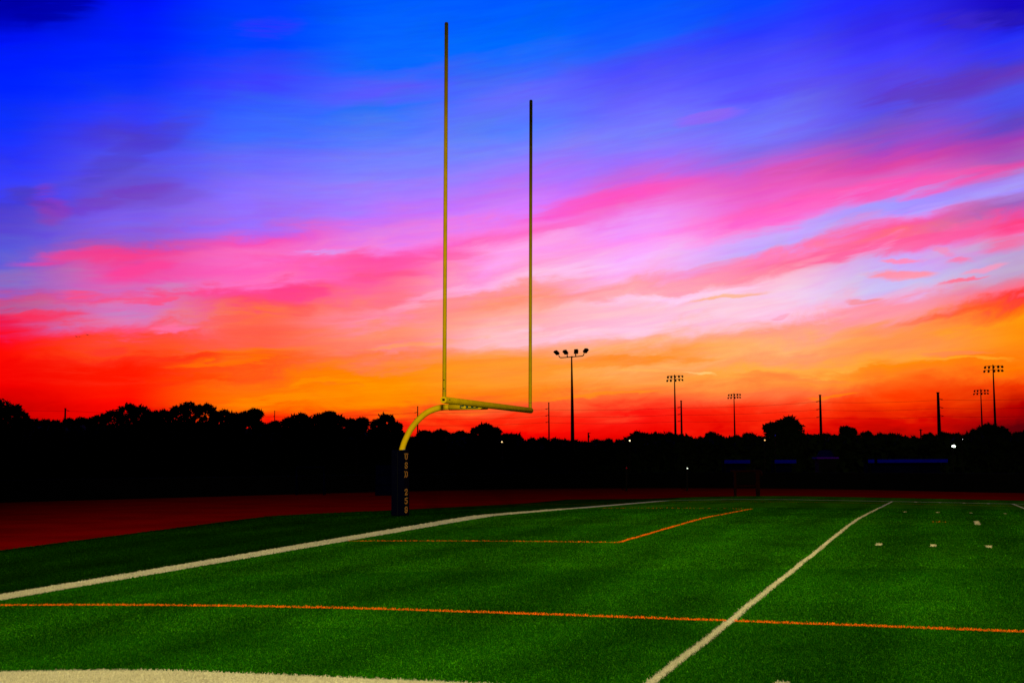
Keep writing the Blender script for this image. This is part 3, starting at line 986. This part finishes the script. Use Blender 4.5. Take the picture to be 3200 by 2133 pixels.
# ------------------------------------------------------------------ utility poles and power lines
def build_power_line():
    poles = [  # px, top y, distance, base half width, arm side
        (201, 1275, 470, .30, 1, 'thick dark utility pole top above the low bushes at far left'),
        (857, 1283, 585, .16, -1, 'thin faint utility pole rising behind the trees left of the goal post'),
        (1305, 1269, 535, .20, -1, 'utility pole just behind the curved neck of the goal post'),
        (1716, 1257, 505, .20, -1, 'utility pole between the goal post and the four-head floodlight mast'),
        (2131, 1251, 482, .27, -1, 'utility pole close beside the first ten-lamp mast'),
        (2567, 1233, 450, .34, -1, 'stout utility pole with three left-hand arms behind a bushy tree'),
        (2937, 1225, 425, .42, 1, 'thickest utility pole, between the dark trees and the right-hand masts')]
    wires = [[], [], []]
    for (px, py, dist, hw, side, label) in poles:
        b = mast_place(px, dist)
        top = spot_at(px, py, dist)
        H = top.z - b.z
        g = empty('utility_pole', b, label, 'utility pole', 'utility poles along the horizon', rz=-YAW)
        bm = bmesh.new()
        tube(bm, [(0, 0, 0), (0, 0, H * .6), (0, 0, H)], [hw * 1.9, hw * 1.35, hw * .95], 12)
        obj('pole', bm, M_POLE, g)
        if hw > .15:
            bm = bmesh.new()
            tube(bm, [(-hw * 1.3, 0, H - .10), (hw * 1.3, 0, H - .10)], .14, 8)
            obj('pole_cap', bm, M_POLE, g)
        u = dist / FPX
        drop = [2.25, 4.95, 7.6] if px > 2400 else [2.45, 5.0, 7.5]
        if px < 400: drop = [.8, 4.5, 7.2]
        for i, dz in enumerate(drop):
            ln = 1.15 if px != 857 else .5
            bm = bmesh.new()
            tube(bm, [(0, 0, H - dz + .25), (side * (hw + ln * .6), 0, H - dz), (side * (hw + ln), 0, H - dz - .15)], [.10, .08, .10], 8)
            tube(bm, [(side * (hw + ln), 0, H - dz - .1), (side * (hw + ln * .4), 0, H - dz - .28)], .07, 6)
            obj('insulator_arm', bm, M_POLE, g)
            wires[i].append(b + Vector((rt.x * side * (hw + ln), rt.y * side * (hw + ln), H - dz - .2)))
    names = ['topmost of the three thin power lines strung along the horizon', 'middle of the three thin power lines strung along the horizon', 'lowest of the three thin power lines strung along the horizon']
    for i, w in enumerate(wires):
        w = [p for p in w if True]
        e = w[-1] * 2 - w[-2]
        w = [w[0] * 2 - w[1]] + w + [w[-1] + (w[-1] - w[-2]) * .9 + Vector((0, 0, .4))]
        bm = bmesh.new()
        pts = []
        for a, b in zip(w, w[1:]):
            for k in range(12):
                t = k / 12
                p = a.lerp(b, t)
                p.z -= 1.0 * 4 * t * (1 - t) * .55
                pts.append(p)
        pts.append(w[-1])
        tube(bm, pts, .034, 5)
        tag(obj('power_line', bm, M_WIRE), names[i], 'power line', 'power lines along the horizon')
    # a shorter distribution pole poking out of the trees
    dist = 260
    b = mast_place(1839, dist)
    top = spot_at(1839, 1351, dist)
    H = top.z - b.z
    g = empty('utility_pole', b, 'short broken-looking pole stub just right of the four-head floodlight mast', 'utility pole', rz=-YAW)
    bm = bmesh.new()
    tube(bm, [(0, 0, 0), (0, 0, H)], [.2, .14], 10)
    obj('pole', bm, M_POLE, g)
    bm = bmesh.new()
    box(bm, (.15, 0, H - .1), (.55, .12, .12))
    obj('crossarm', bm, M_POLE, g)
    bm = bmesh.new()
    box(bm, (.12, 0, H - .75), (.28, .28, .5), bev=.05)
    obj('transformer', bm, M_POLE, g)
    b = mast_place(2879, dist)
    top = spot_at(2879, 1340, dist)
    H = top.z - b.z
    g = empty('utility_pole', b, 'short faint pole stub in the dip left of the thickest utility pole', 'utility pole', rz=-YAW)
    bm = bmesh.new()
    tube(bm, [(0, 0, 0), (0, 0, H)], [.2, .14], 10)
    obj('pole', bm, M_POLE, g)
    bm = bmesh.new()
    box(bm, (0, 0, H - .2), (.7, .12, .12))
    obj('crossarm', bm, M_POLE, g)


build_power_line()


# ------------------------------------------------------------------ trees
def leaf_cloud(centers, radii, count, size, squash=.9, sprig=.0):
    """leaf clumps through the lobes' volume, thicker near their skins; sprigs stick out of the skin"""
    C = np.array(centers)
    R_ = np.array(radii)
    w = R_ ** 2
    idx = rng.choice(len(C), count, p=w / w.sum())
    v = rng.normal(size=(count, 3))
    v /= np.linalg.norm(v, axis=1)[:, None]
    # lobes are lumpy: the radius varies with direction
    ph = rng.uniform(0, 6.28, (len(C), 3))
    a = np.arctan2(v[:, 1], v[:, 0])
    lump = 1 + .16 * np.sin(3 * a + ph[idx, 0]) + .14 * np.sin(5 * v[:, 2] * 2 + ph[idx, 1] + 2 * a)
    r = R_[idx] * lump * rng.uniform(.25, 1.0, count) ** .45
    P = C[idx] + v * r[:, None] * np.array([1, 1, squash])
    return P, v


def quads_from(P, size, stretch=1.6, updir=.35):
    n = len(P)
    a = rng.normal(size=(n, 3)) + np.array([0, 0, updir])
    a /= np.linalg.norm(a, axis=1)[:, None]
    b = np.cross(a, rng.normal(size=(n, 3)))
    b /= np.linalg.norm(b, axis=1)[:, None]
    s = size * rng.uniform(.55, 1.5, n)[:, None]
    A = a * s * stretch
    B = b * s * .55
    V = np.empty((n, 4, 3))
    V[:, 0] = P - A
    V[:, 1] = P + B
    V[:, 2] = P + A
    V[:, 3] = P - B
    return V.reshape(-1, 3)


def make_leaf_object(name, V, m, parent=None):
    n = len(V) // 4
    me = bpy.data.meshes.new(name)
    me.vertices.add(n * 4)
    me.vertices.foreach_set('co', np.asarray(V, np.float32).ravel())
    me.loops.add(n * 4)
    me.loops.foreach_set('vertex_index', np.arange(n * 4, dtype=np.int32))
    me.polygons.add(n)
    me.polygons.foreach_set('loop_start', np.arange(0, n * 4, 4, dtype=np.int32))
    me.materials.append(m)
    me.update(calc_edges=True)
    o = bpy.data.objects.new(name, me)
    COL.objects.link(o)
    if parent is not None:
        o.parent = parent
    return o


def tree(tops, dist, label, foot=1420, leaves=2600, size=.17, sparse=0.0, sprigs=14, name='tree', group='trees along the horizon'):
    """tops: (px, py, half width px) of each lump of the outline, tallest anywhere"""
    u = dist / FPX
    cx_ = sum(t[0] for t in tops) / len(tops)
    b = mast_place(cx_, dist)
    g = empty(name, b, label, 'tree', group)
    g.rotation_euler = (0, 0, -YAW)
    eye = CAM.z - b.z
    cen, rad = [], []
    foot_z = 1.0

    def H(px, py):
        p = spot_at(px, py + 6, dist)
        return p.z - b.z
    for (px, py, hw) in tops:
        zt_ = H(px, py)
        r = hw * u
        x = (px - cx_) * u
        z = zt_ - r * .92
        cen.append((x, rng.uniform(-.5, .5), z))
        rad.append(r)
        # smaller satellite lobes break the outline
        for k in range(5):
            an = rng.uniform(-.2, math.pi + .2)
            rr = r * rng.uniform(.28, .5)
            cen.append((x + math.cos(an) * (r - rr * .65), rng.uniform(-.6, .6) * r, z + math.sin(an) * (r * .92 - rr * .55)))
            rad.append(rr)
        # skirts of foliage down towards the ground
        if sparse < .5:
            zz = z - r * .9
            while zz > foot_z:
                cen.append((x + rng.uniform(-.35, .35) * r, rng.uniform(-.5, .5) * r, zz))
                rad.append(r * rng.uniform(.85, 1.1))
                zz -= r * .8
    P, v = leaf_cloud(cen, rad, leaves, size)
    # bushy sprigs out of the top of the lobes
    ex = []
    for k in range(sprigs * len(tops)):
        i = rng.integers(len(tops)) * 1
        px, py, hw = tops[i]
        r = hw * u
        an = rng.uniform(.15, math.pi - .15)
        x0 = (px - cx_) * u + math.cos(an) * r * .86
        z0 = H(px, py) - r * .92 + math.sin(an) * r * .62
        ln = rng.uniform(.15, .5) * min(r, 1.7)
        dx = math.cos(an) * .6 + rng.normal() * .25
        for q in range(7):
            t = q / 6
            ex.append((x0 + dx * ln * t + rng.normal() * .12 * (1.15 - t), rng.uniform(-.3, .3) * r, z0 + ln * t + rng.normal() * .05))
    P = np.concatenate([P, np.array(ex)]) if ex else P
    P = P[P[:, 2] > .3]
    V = quads_from(P, size)
    # leaf tips standing up from the upper skin of the crown
    C_, Rr_ = np.array(cen), np.array(rad)
    top_ = np.arange(len(C_))[C_[:, 2] + Rr_ > np.max(C_[:, 2] + Rr_) - 3.2]
    n_ = 260 * len(tops)
    ii = rng.choice(top_, n_)
    an_ = rng.uniform(.0, math.pi, n_)
    rr_ = Rr_[ii] * rng.uniform(.82, 1.06, n_)
    T_ = np.stack([C_[ii, 0] + np.cos(an_) * rr_, C_[ii, 1] + rng.uniform(-.5, .5, n_) * Rr_[ii], C_[ii, 2] + np.sin(an_) * rr_ * .92], 1)
    V = np.concatenate([V, quads_from(T_, size * .62, stretch=2.6, updir=1.1)])
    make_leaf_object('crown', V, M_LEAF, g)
    bm = bmesh.new()
    zmax = max(c[2] for c in cen[:1])
    tube(bm, [(0, 0, -.1), (.06, 0, zmax * .3), (-.04, .05, zmax * .62)], [.32, .24, .17], 9)
    for (px, py, hw) in tops:
        x = (px - cx_) * u
        zt_ = H(px, py)
        tube(bm, [(0, 0, zmax * .35), (x * .5, .1, zmax * .35 + (zt_ - zmax * .35) * .45), (x, 0, zt_ - hw * u * .5)], [.16, .10, .04], 7)
    obj('trunk', bm, M_BARK, g)
    return g


TREES = [
 # (lumps), distance, label, kwargs
 ([(-20, 1245, 45), (30, 1262, 34), (62, 1285, 22), (78, 1312, 18)], 150, 'dark leafy tree cut off by the left edge of the photo', {}),
 ([(98, 1307, 20), (140, 1309, 22), (172, 1312, 16)], 170, 'low round bush line left of the thick left utility pole', {}),
 ([(215, 1307, 22), (258, 1303, 24)], 170, 'low dark bushes right beside the thick left utility pole', {}),
 ([(304, 1296, 20), (282, 1306, 16)], 165, 'small pointed dark tree left of the first tall broad crown', {}),
 ([(352, 1282, 36), (398, 1261, 34), (440, 1270, 34)], 150, 'broad rounded dark tree, left one of two tall crowns at left', {}),
 ([(478, 1282, 26), (508, 1280, 24), (462, 1288, 20)], 152, 'narrow dark tree wedged between the two tall left crowns', {}),
 ([(560, 1266, 30), (592, 1256, 34), (640, 1262, 34)], 150, 'broad spiky-topped dark tree, right one of two tall crowns at left', {}),
 ([(700, 1280, 38), (735, 1290, 30)], 152, 'dark tree with a level bristly top left of the see-through crown', {}),
 ([(772, 1284, 24), (794, 1276, 22), (802, 1310, 18)], 150, 'airy dark tree with red sky showing through its right side', dict(sparse=1, leaves=1500)),
 ([(835, 1322, 20), (862, 1314, 20)], 160, 'low dark bush at the foot of the thin faint utility pole', {}),
 ([(905, 1304, 24), (935, 1290, 28), (962, 1300, 18)], 150, 'rounded dark tree right of the thin faint utility pole', {}),
 ([(1000, 1292, 24), (1028, 1283, 18), (1052, 1296, 22)], 150, 'dark tree with thin bare twigs sticking out of its top', dict(sprigs=26)),
 ([(1098, 1306, 20), (1130, 1304, 20), (1112, 1330, 16)], 150, 'forked dark tree with gaps, left of the last tree before the goal post', dict(sparse=1, leaves=1500)),
 ([(1180, 1308, 20), (1206, 1294, 26), (1236, 1318, 18)], 148, 'tall ragged dark tree just left of the goal post', dict(sprigs=20)),
 ([(1270, 1362, 22), (1244, 1342, 22)], 150, 'low dark tree directly behind the curved neck of the goal post', {}),
 ([(1330, 1342, 24), (1376, 1340, 22), (1402, 1350, 18)], 160, 'low flat-topped dark tree right of the goal post neck', {}),
 ([(1440, 1346, 20), (1464, 1352, 14)], 165, 'small faint tree with a bare upright twig under the crossbar', dict(sprigs=24)),
 ([(1494, 1334, 20), (1516, 1322, 22), (1545, 1334, 18)], 150, 'bushy dark tree standing up under the middle of the crossbar', dict(sprigs=22)),
 ([(1578, 1354, 18), (1606, 1352, 16), (1622, 1364, 14)], 160, 'small dark tree with a pointed right end under the crossbar', {}),
 ([(1665, 1370, 22), (1700, 1366, 18)], 180, 'low dark tree below the far end of the crossbar', {}),
 ([(1745, 1366, 24), (1768, 1372, 18)], 180, 'low dark tree left of the four-head mast, behind a utility pole', {}),
 ([(1826, 1378, 22), (1868, 1371, 22), (1902, 1372, 22), (1925, 1382, 14)], 175, 'long low dark tree right of the four-head mast', {}),
 ([(1938, 1372, 9), (1934, 1384, 8)], 165, 'tiny thin dark sapling in the gap left of the rounded tree group', dict(leaves=500)),
 ([(1968, 1364, 18), (1993, 1347, 22), (2020, 1352, 20)], 165, 'dark rounded tree with a lit lamp in front of it', {}),
 ([(2052, 1349, 26), (2088, 1350, 24)], 170, 'dark tree at the foot of the first ten-lamp mast', {}),
 ([(2124, 1356, 22), (2150, 1362, 16)], 172, 'dark tree right at the foot of the utility pole beside the first ten-lamp mast', {}),
 ([(2190, 1366, 22), (2226, 1350, 22), (2252, 1362, 18)], 170, 'dark tree with a small peak, left of the second ten-lamp mast', {}),
 ([(2300, 1362, 26), (2338, 1352, 24)], 175, 'dark tree at the foot of the second ten-lamp mast', {}),
 ([(2368, 1360, 16), (2380, 1366, 14)], 175, 'low dark tree left of the big bushy one', {}),
 ([(2418, 1316, 26), (2444, 1312, 24), (2472, 1300, 22), (2490, 1320, 20)], 150, 'big bushy dark tree standing above its neighbours on the right', dict(sprigs=20)),
 ([(2530, 1356, 20), (2552, 1362, 16)], 175, 'low dark tree between the big bushy one and the stout utility pole', {}),
 ([(2582, 1352, 18), (2604, 1358, 16)], 170, 'low dark tree right at the foot of the stout utility pole', {}),
 ([(2643, 1330, 14), (2663, 1336, 12), (2640, 1352, 18), (2668, 1356, 14)], 165, 'small dark tree with two separate tufts, right of the stout utility pole', dict(sprigs=18)),
 ([(2709, 1346, 13), (2722, 1358, 18), (2752, 1352, 20)], 185, 'low dark tree with a pointed left end right of the two-tufted tree', {}),
 ([(2796, 1354, 26), (2820, 1362, 20)], 190, 'smooth low dark tree left of the dip before the thickest utility pole', {}),
 ([(2856, 1366, 22), (2904, 1352, 18)], 190, 'low dark tree just left of the thickest utility pole', {}),
 ([(2952, 1348, 18), (2985, 1352, 26), (3010, 1358, 18)], 185, 'low dark tree just right of the thickest utility pole', {}),
 ([(3052, 1340, 28), (3090, 1324, 32), (3122, 1332, 28), (3140, 1346, 18)], 165, 'broad domed dark tree below the two right-hand light masts', {}),
 ([(3185, 1350, 22), (3225, 1340, 34)], 165, 'dark tree cut off by the right edge of the photo', {}),
]
for lumps, dist, label, kw in TREES:
    sz = .17 * dist / 150
    tree(lumps, dist, label, size=sz, leaves=int(1.7 * kw.get('leaves', 900 + 700 * len(lumps))), sparse=kw.get('sparse', 0), sprigs=int(1.5 * kw.get('sprigs', 14)))


def build_understory():
    """the unbroken dark scrub below the tree tops"""
    line = [(-500, 1330), (-120, 1335), (80, 1342), (150, 1338), (300, 1338), (460, 1328), (530, 1330), (700, 1335), (815, 1346), (900, 1345), (1070, 1342), (1160, 1350), (1260, 1374), (1420, 1372), (1560, 1366), (1640, 1384), (1795, 1390), (1935, 1394), (2000, 1378), (2270, 1378), (2370, 1376), (2520, 1370), (2620, 1370), (2740, 1372), (2850, 1376), (3000, 1370), (3160, 1366), (3320, 1366)]
    xs = np.array([p[0] for p in line], float)
    ys = np.array([p[1] for p in line], float)
    n = 56000
    px = rng.uniform(-500, 3700, n)
    dist = rng.uniform(152, 176, n)
    P = np.empty((n, 3))
    for i in range(n):
        y = np.interp(px[i], xs, ys) + 4 * math.sin(px[i] * .09) + 3 * math.sin(px[i] * .23 + 1)
        p = spot_at(px[i], y, dist[i])
        zb = -.42
        t = rng.uniform(0, 1) ** .6
        P[i] = (p.x, p.y, zb + (p.z - zb) * t)
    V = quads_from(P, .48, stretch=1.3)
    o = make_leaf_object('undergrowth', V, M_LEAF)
    tag(o, 'unbroken dark scrub under the tree tops along the horizon', 'undergrowth', kind='stuff')


build_understory()


# ------------------------------------------------------------------ added black fence, hides ground past the track that would catch skylight
def build_fence():
    pts = [p for p in OUTER_S]
    # keep it just outside the track
    cen = Vector((12, 30, 0))
    line = []
    for p in pts:
        d = (p - cen).normalized()
        line.append(p + d * .5)
    # resample to 3 m
    L = [0.0]
    for a, b in zip(line, line[1:]):
        L.append(L[-1] + (b - a).length)
    n = int(L[-1] / 3.0)
    res = []
    for k in range(n + 1):
        s = L[-1] * k / n
        i = max(j for j in range(len(L)) if L[j] <= s + 1e-6)
        i = min(i, len(line) - 2)
        t = (s - L[i]) / max(1e-6, L[i + 1] - L[i])
        res.append(line[i].lerp(line[i + 1], t))
    res = [p for p in res if -55 < p.x < 50]
    g = empty('added_dark_fence', (res[len(res) // 2].x, res[len(res) // 2].y, -.42), 'low black fence added round the red track to keep the ground beyond dark', 'fence')
    o = Vector(g.location)
    Hf = 1.25
    bm = bmesh.new()
    prev = None
    for p in res:
        a = bm.verts.new(p - o + Vector((0, 0, -.40)))
        b = bm.verts.new(p - o + Vector((0, 0, Hf - .45)))
        if prev:
            bm.faces.new((prev[0], a, b, prev[1]))
        prev = (a, b)
    r = bmesh.ops.solidify(bm, geom=bm.faces[:], thickness=.02)
    obj('windscreen', bm, M_FENCE, g)
    bm = bmesh.new()
    tube(bm, [p - o + Vector((0, 0, Hf - .42)) for p in res], .03, 8)
    obj('top_rail', bm, M_FENCE, g)
    for p in res[::1]:
        bm = bmesh.new()
        q = p - o
        d = (p - cen).normalized() * .06
        tube(bm, [q + d + Vector((0, 0, -.45)), q + d + Vector((0, 0, Hf - .40))], .035, 8)
        obj('fence_post', bm, M_FENCE, g)


build_fence()


# ------------------------------------------------------------------ low blue-roofed shelters, mats and frames behind the track
def shelter(px0, px1, py_top, py_bot, dist, label, name='team_shelter', fascia=M_BLUE, roof_gap=None):
    a = spot_at(px0, py_top, dist)
    b = spot_at(px1, py_top, dist)
    w = (b - a).length
    c = (a + b) / 2
    g = empty(name, (c.x, c.y, -.42), label, 'shelter', rz=-YAW)
    zt_ = c.z + .42
    th = (py_bot - py_top) * dist / FPX
    bm = bmesh.new()
    if roof_gap:
        x0, x1 = [(q - (px0 + px1) / 2) / (px1 - px0) * w for q in roof_gap]
        box(bm, ((-w / 2 + x0) / 2, .02, zt_ - th / 2), (x0 + w / 2, .06, th), bev=.012)
        box(bm, ((w / 2 + x1) / 2, .02, zt_ - th / 2), (w / 2 - x1, .06, th), bev=.012)
    else:
        box(bm, (0, .02, zt_ - th / 2), (w, .06, th), bev=.012)
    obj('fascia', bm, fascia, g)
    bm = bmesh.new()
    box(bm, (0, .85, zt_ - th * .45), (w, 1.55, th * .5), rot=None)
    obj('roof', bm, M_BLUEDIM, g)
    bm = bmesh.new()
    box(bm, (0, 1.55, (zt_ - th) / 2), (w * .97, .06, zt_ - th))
    obj('back_wall', bm, M_BLUEDIM, g)
    for sx_ in (-1, 1):
        bm = bmesh.new()
        tube(bm, [(sx_ * w * .47, .12, 0), (sx_ * w * .47, .12, zt_ - th)], .04, 8)
        obj('post', bm, M_FENCE, g)
    bm = bmesh.new()
    box(bm, (0, 1.2, .45), (w * .85, .32, .05))
    box(bm, (-w * .36, 1.2, .21), (.06, .28, .42))
    box(bm, (w * .36, 1.2, .21), (.06, .28, .42))
    obj('bench', bm, M_FENCE, g)
    return g


shelter(2264, 2344, 1436.5, 1447, 100, 'small low shelter with a bright blue roof edge behind the dark metal rack')
shelter(2421, 2488, 1436, 1446.5, 98, 'narrow low shelter with a blue roof edge right of the dark metal rack')
shelter(2713, 2962, 1434.5, 1444.5, 93, 'longest low shelter, its blue roof edge broken near the left end', roof_gap=(2732, 2742))
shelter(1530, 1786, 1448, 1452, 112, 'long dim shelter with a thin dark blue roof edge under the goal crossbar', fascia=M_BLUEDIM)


def build_kiosk():
    dist = 104
    a = spot_at(2553, 1427.5, dist)
    b = spot_at(2622, 1427.5, dist)
    c = (a + b) / 2
    w = (b - a).length
    g = empty('kiosk', (c.x, c.y, -.42), 'small dark kiosk with a rounded roof over a blue-violet eave', 'kiosk', rz=-YAW)
    z = c.z + .42
    u = dist / FPX
    bm = bmesh.new()
    box(bm, (0, w / 2, z - 2.5 * u), (w, w, 5 * u), bev=.02)
    m = mat('violet_blue_eave', (.06, .001, .42), rough=.9, spec=0, var=.15)
    obj('eave', bm, m, g)
    bm = bmesh.new()
    prof = [(.40, 0), (.385, 6), (.34, 12), (.28, 18), (.20, 21.5), (.0, 22.5)]
    rings = []
    for r, h in prof[:-1]:
        rings.append([bm.verts.new((r * w * math.cos(k * math.pi / 8) , w / 2 + r * w * math.sin(k * math.pi / 8), z + h * u)) for k in range(16)])
    for A, B in zip(rings, rings[1:]):
        for k in range(16):
            bm.faces.new((A[k], A[(k + 1) % 16], B[(k + 1) % 16], B[k]))
    tp = bm.verts.new((0, w / 2, z + 22.5 * u))
    for k in range(16):
        bm.faces.new((rings[-1][k], rings[-1][(k + 1) % 16], tp))
    obj('roof', bm, mat('dark_blue_roof', (.001, .001, .07), rough=.9, spec=0), g, True)
    bm = bmesh.new()
    box(bm, (0, w / 2, (z - 5 * u) / 2), (w * .8, w * .8, z - 5 * u))
    obj('wall', bm, M_FENCE, g)
    bm = bmesh.new()
    box(bm, (0, w * .1 - .012, 1.1), (w * .5, .02, .7))
    obj('hatch', bm, M_NET, g)


build_kiosk()


def build_small_goal():
    """faint blue-framed goal left of the post"""
    dist = 84
    a = spot_at(926, 1459, dist)
    b = spot_at(1012, 1459, dist)
    c = (a + b) / 2
    w = (b - a).length
    g = empty('practice_goal', (c.x, c.y, ZTRACK), 'faint small blue-framed practice goal on the track left of the goal post', 'goal', rz=-YAW)
    z = c.z - ZTRACK
    bm = bmesh.new()
    tube(bm, [(-w / 2, 0, z), (w / 2, 0, z)], .04, 10)
    obj('crossbar', bm, M_BLUEDIM, g)
    for s in (-1, 1):
        bm = bmesh.new()
        tube(bm, [(s * w / 2, 0, 0), (s * w / 2, 0, z)], .04, 10)
        obj('post', bm, M_BLUEDIM, g)
        bm = bmesh.new()
        tube(bm, [(s * w / 2, 0, z), (s * w / 2, .8, .04), (s * w / 2, 0, .04)], .025, 8)
        obj('side_brace', bm, M_BLUEDIM, g)
    bm = bmesh.new()
    for k in range(13):
        x = -w / 2 + w * k / 12
        tube(bm, [(x, .02, z), (x, .8, .04)], .006, 4)
    for k in range(9):
        t = k / 8
        tube(bm, [(-w / 2, .02 + .78 * t, z * (1 - t) + .04 * t), (w / 2, .02 + .78 * t, z * (1 - t) + .04 * t)], .006, 4)
    obj('net', bm, M_NET, g)


build_small_goal()


def build_mat_stack():
    dist = 82
    a = spot_at(1172, 1452, dist)
    b = spot_at(1262, 1452, dist)
    c = (a + b) / 2
    w = (b - a).length
    g = empty('landing_mat', (c.x, c.y, ZTRACK), 'dim blue block of stacked landing mats partly behind the padded post', 'mat', rz=-YAW)
    z = c.z - ZTRACK
    for k in range(3):
        bm = bmesh.new()
        box(bm, (0, .7, z * (k + .5) / 3), (w * (1 - .015 * k), 1.3, z / 3 - .02), bev=.05)
        obj('mat_layer', bm, M_BLUEDIM, g)


build_mat_stack()


def build_rack():
    """dark red steel frame that stands on the far track"""
    dist = 66.5
    base = spot_at(2334, 1549, dist)
    u = dist / FPX
    g = empty('equipment_rack', (base.x, base.y, ZTRACK), 'dark red metal rack on two thick legs at the far turf edge', 'rack', rz=-YAW)
    z0 = CAM.z - ZTRACK

    def P(px, py, y=0.0):
        q = spot_at(px, py, dist)
        v = q - Vector((base.x, base.y, ZTRACK))
        return Vector((v.dot(rt), y, v.z))
    bm = bmesh.new()
    tube(bm, catmull([P(2283, 1470.5), P(2290, 1471), P(2320, 1471.5), P(2360, 1470.5), P(2374, 1471), P(2379, 1475), P(2380, 1485)], 4), [.06] * 25, 10)
    obj('top_rail', bm, M_RUST, g)
    for (x, wd, x2) in ((2296, .13, 2298), (2367, .2, 2369)):
        bm = bmesh.new()
        a, b = P(x, 1473), P(x2, 1549)
        b.z = 0.0
        v = []
        for (c, k) in ((a, 1.0), (a.lerp(b, .75), .95), (b, .45)):
            v.append([bm.verts.new((c.x + sx_ * wd * k / 2, sy_ * .07, c.z)) for sx_, sy_ in ((-1, -1), (1, -1), (1, 1), (-1, 1))])
        for A, B in zip(v, v[1:]):
            for k in range(4):
                bm.faces.new((A[k], A[(k + 1) % 4], B[(k + 1) % 4], B[k]))
        bm.faces.new(v[0])
        bm.faces.new(v[-1][::-1])
        bmesh.ops.recalc_face_normals(bm, faces=bm.faces)
        obj('leg', bm, M_RUST, g)
    bm = bmesh.new()
    tube(bm, [P(2296, 1518), P(2368, 1517)], .055, 10)
    obj('lower_rail', bm, M_RUST, g)
    bm = bmesh.new()
    a, b = P(2302, 1476), P(2361, 1512)
    box(bm, ((a.x + b.x) / 2, .05, (a.z + b.z) / 2), (b.x - a.x, .03, a.z - b.z), bev=.01)
    obj('panel', bm, M_NET, g)


build_rack()


# ------------------------------------------------------------------ small lit lamps in the dark
def lamp_post(px, py, dist, size, color, strength, label, name='lamp_post', flat=1.0):
    top = spot_at(px, py, dist)
    g = empty(name, (top.x, top.y, -.42), label, 'lamp', 'small lit lamps in the dark', rz=-YAW)
    z = top.z + .42
    bm = bmesh.new()
    tube(bm, [(0, .25, 0), (0, .25, z + .12), (0, .05, z + .16)], [.06, .045, .035], 8)
    obj('pole', bm, M_POLE, g)
    bm = bmesh.new()
    box(bm, (0, .04, z + size * 1.02 + .03), (size * 1.3 * flat, .22, .05), bev=.015)
    obj('lamp_hood', bm, M_LAMP, g)
    bm = bmesh.new()
    bmesh.ops.create_uvsphere(bm, u_segments=14, v_segments=10, radius=1.0)
    for v in bm.verts:
        v.co = Vector((v.co.x * size * flat, v.co.y * size * .6, v.co.z * size + z))
    obj('bulb', bm, glow('lamp_glow', color, strength), g, True)


lamp_post(1568.5, 1380, 118, .065, (1.0, .66, .28), 1.8, 'tiny warm lamp under the right half of the goal crossbar')
lamp_post(1968, 1376, 118, .07, (1.0, .78, .45), 2.2, 'tiny warm white lamp in front of a rounded dark tree')
lamp_post(2390, 1374.5, 118, .06, (1.0, .52, .16), 1.6, 'tiny orange lamp left of the big bushy tree')
lamp_post(2148, 1462.5, 91, .042, (.85, .95, .75), 1.6, 'lowest tiny white lamp, by the fence below the first ten-lamp mast', flat=1.2)
lamp_post(2980, 1393.5, 112, .09, (.85, 1.0, .82), 9, 'brightest white lamp, in the dark at right', flat=1.75)
lamp_post(3008, 1371.5, 118, .02, (.8, .8, .8), 3, 'faintest pinprick lamp just above the brightest white one')
lamp_post(1958, 1461.5, 91, .045, (.5, .0, .005), .25, 'dim red lamp by the fence left of the lowest white one')
lamp_post(2423, 1359.5, 118, .045, (.02, .02, .6), .25, 'dim blue lamp in front of the big bushy tree')


# ------------------------------------------------------------------ birds far off at the left
def bird(px, py, dist, tilt, label):
    p = spot_at(px, py, dist)
    bm = bmesh.new()
    L = .16
    tube(bm, [(0, -L * 1.3, 0), (0, -L * .7, .02), (0, 0, .03), (0, L * .8, .01), (0, L * 1.5, 0)], [.01, .055, .07, .045, .012], 8)
    for s in (-1, 1):
        q = [(0, -.08, .03), (s * .24, -.10, .14), (s * .50, .02, .08), (s * .26, .10, .12), (0, .12, .03)]
        vt = [bm.verts.new(v) for v in q]
        vb = [bm.verts.new((v[0], v[1], v[2] - .015)) for v in q]
        bm.faces.new(vt)
        bm.faces.new(vb[::-1])
        for i in range(5):
            bm.faces.new((vt[i], vb[i], vb[(i + 1) % 5], vt[(i + 1) % 5]))
    bmesh.ops.recalc_face_normals(bm, faces=bm.faces)
    o = obj('bird', bm, M_LAMP)
    o.location = p
    o.rotation_euler = (0, tilt, -YAW + .9)
    tag(o, label, 'bird', 'birds in the red sky')


bird(239, 1052, 330, .2, 'leftmost of three tiny birds in the red sky at left')
bird(249.5, 1052, 400, -.2, 'faint middle one of three tiny birds in the red sky at left')
bird(273.5, 1046.5, 330, .1, 'rightmost and highest of three tiny birds in the red sky at left')
